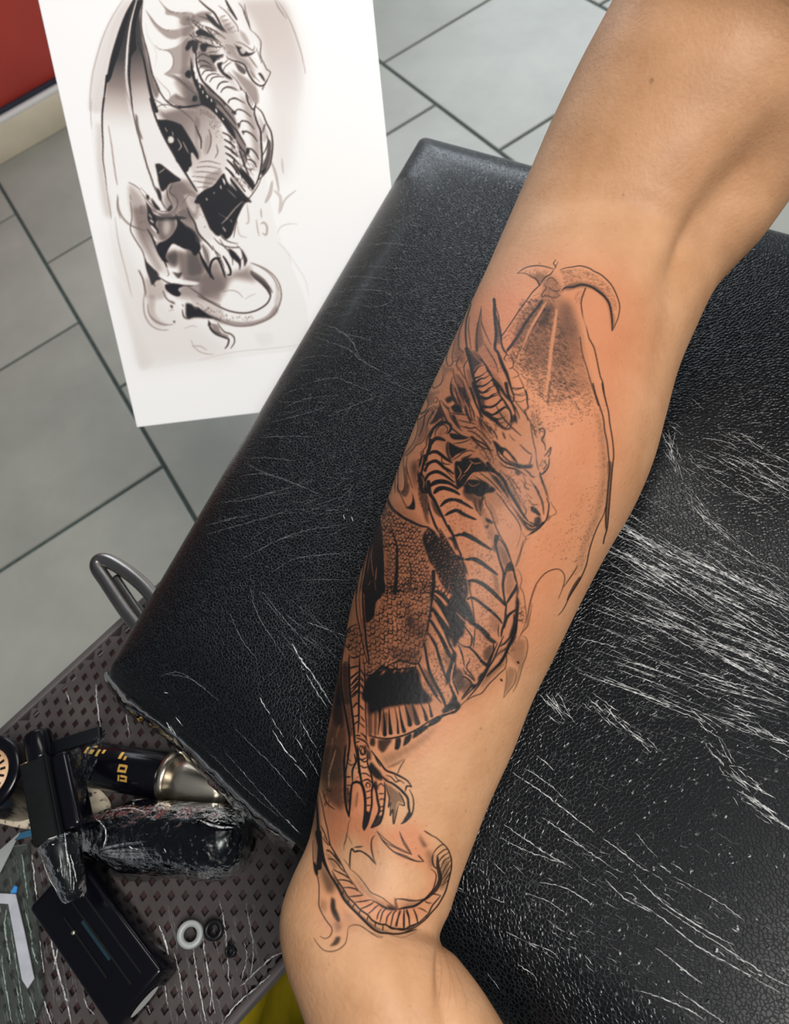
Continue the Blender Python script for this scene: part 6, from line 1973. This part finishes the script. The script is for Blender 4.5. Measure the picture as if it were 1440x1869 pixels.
for a in ((3, 46, 1666, 55, 1700, 60, 1735, 68, 1760), (2.4, 62, 1668, 70, 1705, 76, 1745, 80, 1775), (4, 84, 1665, 90, 1700, 100, 1750, 110, 1790, 122, 1830, 130, 1869), (3, 100, 1690, 104, 1730, 98, 1770),
          (4, 12, 1660, 8, 1690, 14, 1730, 20, 1760), (3, 40, 1560, 45, 1600, 50, 1640), (3, 58, 1560, 62, 1600, 70, 1660), (2.5, 55, 1820, 62, 1845, 68, 1866), (2.5, 76, 1815, 88, 1850, 94, 1869),
          (2, 152, 1820, 160, 1838, 172, 1852), (2.5, 175, 1250, 178, 1290, 183, 1330), (4, 290, 1690, 300, 1715, 308, 1745), (2.2, 318, 1740, 328, 1780, 334, 1830, 340, 1860), (2.6, 352, 1730, 358, 1770, 366, 1815, 376, 1868),
          (2.6, 368, 1690, 374, 1740, 382, 1790, 392, 1850), (2.2, 400, 1640, 408, 1680, 414, 1730, 418, 1800), (1.6, 448, 1650, 458, 1700, 462, 1740, 456, 1790), (1.6, 446, 1720, 450, 1750, 440, 1790), (2, 268, 1830, 274, 1850), (2, 300, 1790, 306, 1840),
          (1.8, 385, 1820, 384, 1850), (2.4, 440, 1800, 470, 1770, 500, 1745, 520, 1738), (2.6, 405, 1869, 430, 1835, 470, 1800, 510, 1765), (1.5, 385, 1455, 386, 1470), (1.8, 230, 1300, 236, 1345), (1.6, 120, 1262, 128, 1285),
          (1.8, 20, 1700, 30, 1760, 40, 1830, 46, 1869), (2.6, 2, 1740, 10, 1800, 22, 1869), (2.2, 30, 1800, 36, 1840, 44, 1869)): T_(*a)
def shelf_creases(name, lines, material): return creases(name, lines, material, on_shelf, trolley)
shelf_creases('film_fold_glints', LN, MT_GLINT)
LN = []
for i in range(190):
    x, y = (RNG.uniform(0, 150), RNG.uniform(1560, 1865)) if i < 130 else (RNG.uniform(290, 470), RNG.uniform(1640, 1865))
    l = RNG.uniform(15, 60); LN.append((RNG.uniform(.8, 1.8), [(x, y), (x + l * .1 + RNG.normal(0, 2), y + l * .5), (x + l * .2, y + l)]))
shelf_creases('film_fold_glints_faint', LN, MT_GLINT_FAINT)

MT_BLK = plain('black_anodised', (.003, .0035, .005), .45, noise=.2, scale=80, coat=.1, **{'Specular IOR Level': .2})
MT_GLOSS = plain('gloss_black', (.002, .002, .004), .22, noise=.1, coat=.12, **{'Specular IOR Level': .2})
MT_MATTE = plain('matte_black', (.004, .0045, .005), .7, noise=.2, scale=120, **{'Specular IOR Level': .15})
MT_GOLD = plain('gold_print', (.62, .36, .08), .4, metal=.4, noise=.2, scale=200)
MT_CHROME = plain('warm_chrome', (.62, .56, .46), .3, metal=1, noise=.08)
MT_BAG = film('machine_bag', (.84, .90, .89), .0, .07, 130, .8, milk=0, ior=1.3)
MT_WHITEP = plain('white_plastic', (.26, .275, .27), .4, noise=.06)

# -- black pen machine with gold print and a bright steel end
pen = empty('tattoo_pen', at(240, 1410, ZS), 'black tattoo pen with gold print and shiny steel end lying on the shelf', 'tattoo machine')
zp = ZS + .0175
c0, c1, c2 = at(158, 1393, zp), at(306, 1417, zp), at(418, 1443, zp)
lathe('barrel', c0, c1, [(0, 0), (0, .0115), (.03, .0135), (.5, .0138), (.94, .0138), (.97, .013), (1, .013), (1, 0)], MT_GLOSS, pen, n=40)
lathe('collar', c1, c1 + (c2 - c1) * .12, [(0, 0), (0, .0142), (.8, .0142), (1, .0128), (1, 0)], MT_CHROME, pen, n=40)
lathe('steel_end', c1 + (c2 - c1) * .12, c2, [(0, 0), (0, .0128), (.3, .0127), (.6, .0120), (.85, .0105), (1, .0092), (1, 0)], MT_CHROME, pen, n=40)
ax_, sx_, ux_ = frame(c1 - c0); Lp = np.linalg.norm(c1 - c0)
def print_mark(t, ang, wl, wa):
    rows = []
    for tt in np.linspace(t - wl / 2, t + wl / 2, 4):
        rows.append([c0 + ax_ * Lp * tt + .01405 * (math.cos(g) * sx_ + math.sin(g) * ux_) for g in np.linspace(ang - wa / 2, ang + wa / 2, 4)])
    grid_mesh('gold_print', np.array(rows), MT_GOLD, pen)
for t, a, wl, wa in ((.10, 2.05, .035, .32), (.16, 2.0, .05, .22), (.16, 2.3, .05, .12), (.24, 2.0, .03, .34), (.30, 2.1, .03, .2), (.52, 2.05, .035, .34), (.58, 1.95, .03, .18), (.60, 1.62, .07, .10), (.60, 1.40, .07, .10), (.555, 1.5, .02, .32), (.64, 1.5, .02, .3), (.62, 1.02, .06, .09), (.57, 1.1, .02, .26), (.66, 1.1, .02, .26), (.62, 1.2, .06, .09)):
    print_mark(t, a, wl, wa)

# -- machine wrapped in a clear bag, lying across
wm = empty('wrapped_machine', at(310, 1530, ZS), 'fat black cylinder machine wrapped in a crinkled clear bag', 'tattoo machine')
zw = ZS + .0225
w0, w1 = at(205, 1524, zw), at(448, 1540, zw)
lathe('body', w0, w1, [(0, 0), (0, .008), (.02, .0135), (.1, .0165), (.2, .0182), (.55, .0186), (.85, .0180), (.94, .0160), (.985, .0110), (1, .005), (1, 0)], MT_GLOSS, wm, n=44)
lathe('neck', at(150, 1518, zw), w0, [(0, 0), (0, .0085), (.3, .0100), (.45, .0078), (.7, .0098), (1, .0085), (1, 0)], MT_BLK, wm, n=32)
lathe('clear_bag', at(148, 1520, zw), at(462, 1541, zw), [(0, .006), (.05, .0115), (.12, .0135), (.2, .0165), (.3, .0196), (.5, .0204), (.8, .0202), (.92, .018), (.98, .012), (1, .004)], MT_BAG, wm, n=64, wob=.012, seed=3)
fl = [(150, 1548, .012), (176, 1580, .010), (205, 1603, .005), (255, 1610, .003), (300, 1606, .004)]
rows = [[at(x, y, ZS + z) for x, y, z in fl], [at(x + 12, y - 22, ZS + z + .008) for x, y, z in fl], [at(x + 22, y - 44, ZS + z + .014) for x, y, z in fl]]
grid_mesh('bag_flap', smooth_line(np.array(rows).transpose(1, 0, 2).reshape(5, -1), 6).reshape(-1, 3, 3).transpose(1, 0, 2) + RNG.normal(0, .0004, (3, 25, 3)), MT_BAG, wm)

def on_mesh(o):
    b = BVHTree.FromPolygons([v.co.copy() for v in o.data.vertices], [tuple(p.vertices) for p in o.data.polygons])
    def f(px, py):
        h = b.ray_cast(Vector(CAM), Vector(ray(px, py)).normalized())
        if h[0] is None: return None, None
        n = h[1] if h[1].dot(Vector(CAM) - h[0]) > 0 else -h[1]
        return np.array(h[0] + n * .0004), np.array(n)
    return f
LN = []
for a in ((5, 366, 1498, 385, 1506, 405, 1510, 424, 1511), (3, 376, 1494, 390, 1500, 400, 1497), (2.6, 182, 1500, 192, 1512, 194, 1530, 188, 1548), (2.4, 176, 1496, 184, 1500), (2, 236, 1545, 244, 1549), (2, 246, 1548, 252, 1550), (1.6, 300, 1548, 304, 1556), (1.6, 205, 1480, 240, 1476, 270, 1484), (1.4, 240, 1462, 290, 1458, 340, 1462), (1.4, 360, 1476, 390, 1480, 420, 1490)): T_(*a)
creases('bag_fold_glints', LN, MT_GLINT, on_mesh([c for c in wm.children if c.name.startswith('clear_bag')][0]), wm, .3)  # white strips on the bag, painted sparkle of the film
LN = []
for k in range(34):
    g = RNG.uniform(-.9, .5); r0, r1 = RNG.uniform(8, 25), RNG.uniform(45, 110)
    LN.append((RNG.uniform(.7, 1.6), [(175 + r0 * math.cos(g), 1556 + r0 * math.sin(g) * .7), (175 + r1 * .6 * math.cos(g * .8), 1556 + r1 * .6 * math.sin(g * .8) * .6), (175 + r1 * math.cos(g * .7), 1556 + r1 * math.sin(g * .7) * .5)]))
creases('bag_fine_glints', LN, MT_GLINT_FAINT, on_mesh([c for c in wm.children if c.name.startswith('clear_bag')][0]), wm, .3)  # pale grey fan of strips, painted glints on the bag

# -- battery block
bb_ = empty('battery_block', at(190, 1712, ZS), 'long black battery block with a grey end window lying below the wrapped machine', 'battery')
zb_ = ZS + .0155
bc = at(188, 1712, zb_); ba = at(262, 1815, zb_) - at(108, 1602, zb_); bl = np.linalg.norm(ba) / 2; ba /= 2 * bl; bs = np.cross(ba, (0, 0, 1))
box_frame('body', bc, ba * bl, bs * .0185, np.array([0, 0, .0105]), MT_GLOSS, bb_, bevel=.003, seg=4)
box_frame('side_rail', bc - bs * .0195 * (1 if (project(bc - bs * .02)[0] < project(bc)[0]) else -1) - np.array([0, 0, .004]), ba * bl * .98, bs * .0022, np.array([0, 0, .005]), MT_MATTE, bb_, bevel=.001)
lft = -1 if project(bc - bs * .02)[0] < project(bc)[0] else 1
for off, l_ in ((-.3, .5), (.12, .8), (.5, .8)):
    box_frame('groove_strip', bc + bs * lft * -.0185 * off + np.array([0, 0, .0106]), ba * bl * l_, bs * .0006, np.array([0, 0, .0004]), MT_MATTE, bb_)
box_frame('blue_reflection', bc - bs * lft * .001 + ba * bl * .05 + np.array([0, 0, .0106]), ba * bl * .32, bs * .0011, np.array([0, 0, .0003]), plain('teal_reflection', (.006, .022, .032), .3, noise=.2), bb_)  # blue streak of reflection, put in as a coloured strip
rw = []
for r_ in (0, 1):
    rw.append([bc + ba * (bl + .0004) + bs * (-.001 + r_ * .0095 * math.cos(g)) * lft * -1 + np.array([0, 0, .002 + r_ * .0042 * math.sin(g)]) for g in np.linspace(0, 2 * math.pi, 24, endpoint=False)])
grid_mesh('end_window', np.array(rw), plain('grey_window', (.45, .46, .44), .3, noise=.1), bb_, wrap=True)
lathe('screw', bc + bs * lft * .006 - ba * bl * .25 + np.array([0, 0, .0105]), bc + bs * lft * .006 - ba * bl * .25 + np.array([0, 0, .012]), [(0, .0012), (.8, .0012), (1, .0006), (1, 0)], MT_CHROME, bb_, n=10)

# -- upright machine with a flat black body and a wrapped grip
um = empty('tattoo_machine', at(100, 1480, ZS), 'flat black tattoo machine with a ribbed cap and a film wrapped grip', 'tattoo machine')
zu = ZS + .052
u0, u1 = at(80, 1385, zu), at(108, 1533, zu - .004); ud = u1 - u0; ul = np.linalg.norm(ud); ud /= ul; us = np.cross(ud, (0, 0, 1)); us /= np.linalg.norm(us); uu_ = np.cross(us, ud)
sgn = 1 if project(u0 + us * .01)[0] > project(u0)[0] else -1
us *= sgn
if uu_[2] < 0: uu_ = -uu_
box_frame('body_plate', (u0 + u1) / 2 - us * .0028, ud * ul / 2, us * .0082, uu_ * .0075, MT_MATTE, um, bevel=.0012)
box_frame('motor_side', (u0 + u1) / 2 + us * .0105 - uu_ * .004, ud * ul * .47, us * .0058, uu_ * .0090, MT_GLOSS, um, bevel=.003)
box_frame('rail', (u0 + u1) / 2 + us * .0042 + uu_ * .0078, ud * ul * .49, us * .0006, uu_ * .0008, MT_BLK, um)
lathe('cap', u0 - ud * .0165 - us * .001, u0 + ud * .001 - us * .001, [(0, 0), (0, .0070), (.1, .0080), (.9, .0080), (1, .0076), (1, 0)], MT_GLOSS, um, n=12)
lathe('brass_pin', u0 - us * .0115 + uu_ * .004, u0 - us * .0070 + uu_ * .004, [(0, 0), (0, .0012), (1, .0012), (1, 0)], plain('brass', (.7, .5, .3), .3, metal=.8, noise=.1), um, n=10)
g1 = at(136, 1640, zu - .012)
lathe('grip', u1, g1, [(0, 0), (0, .0085), (.1, .0095), (.35, .0080), (.6, .0068), (.9, .0056), (1, .004), (1, 0)], MT_BLK, um, n=28)
lathe('grip_wrap', u1 - ud * .002, g1 + (g1 - u1) * .02, [(0, .0090), (.06, .0116), (.2, .0108), (.4, .0095), (.7, .0082), (.95, .0066), (1, .005)], MT_BAG, um, n=48, wob=.02, seed=9)
fp = np.array([[at(104, 1374, zu), at(140, 1366, zu + .002), at(196, 1334, zu + .004)], [at(120, 1430, zu - .004), at(150, 1408, zu), at(186, 1362, zu + .003)], [at(142, 1500, zu - .010), at(152, 1470, zu - .006), at(162, 1420, zu - .002)], [at(140, 1540, zu - .014), at(147, 1520, zu - .012), at(152, 1490, zu - .01)]])
f2 = smooth_line(fp.reshape(4, -1), 6).reshape(-1, 3, 3)
f3 = np.stack([smooth_line(r_, 5) for r_ in f2]) + RNG.normal(0, .0004, (len(f2), 11, 3))
grid_mesh('film_flap', f3, MT_BAG, um)
box_frame('clip_wing', at(140, 1352, zu - .004), (at(190, 1338, zu - .004) - at(100, 1366, zu - .004)) / 2, np.array([0, 0, .002]), np.cross(at(190, 1338, zu) - at(100, 1366, zu), (0, 0, 1)) / .03 * .004, MT_BLK, um, bevel=.001)

LN = []
for a in ((2.6, 70, 1528, 80, 1533, 90, 1532, 104, 1527), (2, 95, 1541, 99, 1541), (2.4, 116, 1500, 120, 1540, 124, 1580), (2, 128, 1560, 136, 1590, 140, 1610), (1.8, 120, 1545, 126, 1575, 130, 1620), (1.6, 110, 1560, 114, 1600), (1.6, 76, 1560, 90, 1600, 106, 1628), (1.8, 134, 1600, 134, 1625)): T_(*a)
creases('wrap_fold_glints', LN, MT_GLINT, on_mesh([c for c in um.children if c.name.startswith('grip_wrap')][0]), um, .4)  # white strips painted as sparkle on the grip film

# -- ink jar, towel, pouch, caps, waste bag
jar = empty('ink_jar', at(-26, 1432, ZS), 'black round jar with a tan lid at the corner of the shelf', 'jar')
jz = ZS + .046; jc = at(-30, 1412, jz); jb = np.array([jc[0], jc[1], ZS + .004])
lathe('body', jb, jc, [(0, 0), (0, .021), (.05, .0225), (.9, .0225), (.95, .0232), (1, .0222), (1, .016), (.96, .0150)], MT_GLOSS, jar, n=48)
lathe('lid_disc', jc - np.array([0, 0, .003]), jc - np.array([0, 0, .0015]), [(0, .0152), (1, .0150), (1, 0)], plain('tan_lid', (.50, .30, .16), .45, noise=.2, scale=150), jar, n=40)
for g in np.linspace(-.9, .9, 6):
    d_ = np.array([math.cos(g - .5), math.sin(g - .5), 0]); n_v = np.array([-d_[1], d_[0], 0])
    box_frame('lid_letter', jc + d_ * .0115 - np.array([0, 0, .0013]), d_ * .0016, n_v * .0007, np.array([0, 0, .0003]), MT_MATTE, jar)
def speck_mat():
    m, nt, b = mat('speckled_towel'); L = nt.links.new
    tc = N(nt, 'ShaderNodeTexCoord'); nz = N(nt, 'ShaderNodeTexNoise'); nz.inputs['Scale'].default_value = 260; nz.inputs['Detail'].default_value = 3
    r = N(nt, 'ShaderNodeValToRGB'); e = r.color_ramp.elements; e[0].position = .36; e[0].color = (.02, .025, .025, 1); e[1].position = .44; e[1].color = (.52, .44, .33, 1)
    L(tc.outputs['Object'], nz.inputs['Vector']); L(nz.outputs['Fac'], r.inputs['Fac']); L(r.outputs['Color'], b.inputs['Base Color']); b.inputs['Roughness'].default_value = .8; return m
tw = []
for r_ in np.linspace(0, 1, 9):
    tw.append([at(70 + 130 * r_ * math.cos(g) * (1 + .06 * math.sin(3 * g)), 1462 + 50 * r_ * math.sin(g) * (1 + .05 * math.cos(4 * g)), ZS + .0045 + .0014 * math.sin(7 * g) * r_ + .002 * (1 - r_)) for g in np.linspace(0, 2 * math.pi, 48, endpoint=False)])
o = grid_mesh('paper_towel', np.array(tw), speck_mat(), wrap=True); tag(o, 'cream paper towel with ink specks under the black machine', 'towel')
sd = o.modifiers.new('thickness', 'SOLIDIFY'); sd.thickness = .0008; sd.offset = -1
pouch = empty('needle_pouch', at(40, 1700, ZS), 'clear sterile pouch with a white sealed strip at the shelf corner', 'pouch')
def slab(name, pts, z0, z1, material, parent):
    bm = bmesh.new(); a = [bm.verts.new(at(x, y, z1)) for x, y in pts]; b = [bm.verts.new(at(x, y, z1) - np.array([0, 0, z1 - z0])) for x, y in pts]
    bm.faces.new(a); bm.faces.new(b[::-1])
    for i in range(len(pts)): bm.faces.new((a[i], b[i], b[(i + 1) % len(pts)], a[(i + 1) % len(pts)]))
    return bm_mesh(name, bm, material, parent, smooth=False)
slab('clear_sleeve', [(-60, 1560), (48, 1540), (78, 1820), (60, 1869), (-20, 1900), (-60, 1800)], ZS + .0046, ZS + .0075, film('sleeve_film', (.86, .92, .89), .03, .15, 60, .6, stretch=(3, .6, 1), milk=.2), pouch)
slab('white_strip', [(-12, 1630), (28, 1632), (44, 1700), (62, 1786), (50, 1804), (40, 1788), (26, 1710), (15, 1650), (-12, 1648)], ZS + .0080, ZS + .0086, plain('white_seal', (.36, .37, .41), .6, noise=.1, scale=120), pouch)
slab('blue_tab', [(19, 1630), (26, 1617), (31, 1618), (29, 1630)], ZS + .0088, ZS + .0094, plain('blue_tab', (.03, .20, .50), .5, noise=.1), pouch)
slab('paper_corner', [(-20, 1590), (-10, 1560), (36, 1519), (18, 1556), (0, 1592)], ZS + .0080, ZS + .0086, MT_WHITEP, pouch)
slab('blue_edge', [(26, 1534), (38, 1520), (64, 1512), (66, 1524)], ZS + .0080, ZS + .0086, plain('blue_edge', (.02, .09, .16), .5, noise=.1), pouch)
def ring(name, px, py, r, h, mt, label, cat, tilt=.0):
    c = at(px, py, ZS + .0045); t_ = np.array([tilt, -tilt * .5, 1]); t_ /= np.linalg.norm(t_)
    o = lathe(name, c, c + t_ * h, [(0, r * .92), (.1, r), (.45, r), (.5, r * .9), (.55, r), (.9, r), (1, r * .92), (1, r * .55), (.1, r * .5), (0, r * .92)], mt, n=32); tag(o, label, cat)
ring('bottle_cap', 350, 1706, .0072, .0075, MT_WHITEP, 'small white plastic ring cap on the film beside the battery block', 'cap', .25)
ring('rubber_grommet', 393, 1698, .0054, .005, MT_BLK, 'black rubber grommet next to the white ring cap', 'grommet', .1)
ring('rubber_washer', 424, 1737, .0030, .004, MT_BLK, 'tiny black rubber washer near the arm, smallest ring on the shelf', 'washer')
wb = empty('waste_bag', at(540, 1905, .30) * np.array([1, 1, 0]), 'yellow waste bag hanging low behind the wrist', 'bag')
wc_ = at(545, 1905, .34)
lathe('bag', (wc_[0], wc_[1], .002), (wc_[0], wc_[1], .34), [(0, 0), (0, .06), (.05, .085), (.4, .095), (.8, .085), (1, .07), (1, .062), (.7, .07)], plain('yellow_plastic', (.26, .20, .01), .35, noise=.25, scale=20, bump=.4), wb, n=40, wob=.02, seed=4)
lathe('black_rim', (wc_[0], wc_[1], .335), (wc_[0], wc_[1], .350), [(0, .066), (0, .075), (1, .075), (1, .066), (0, .066)], MT_MATTE, wb, n=40)
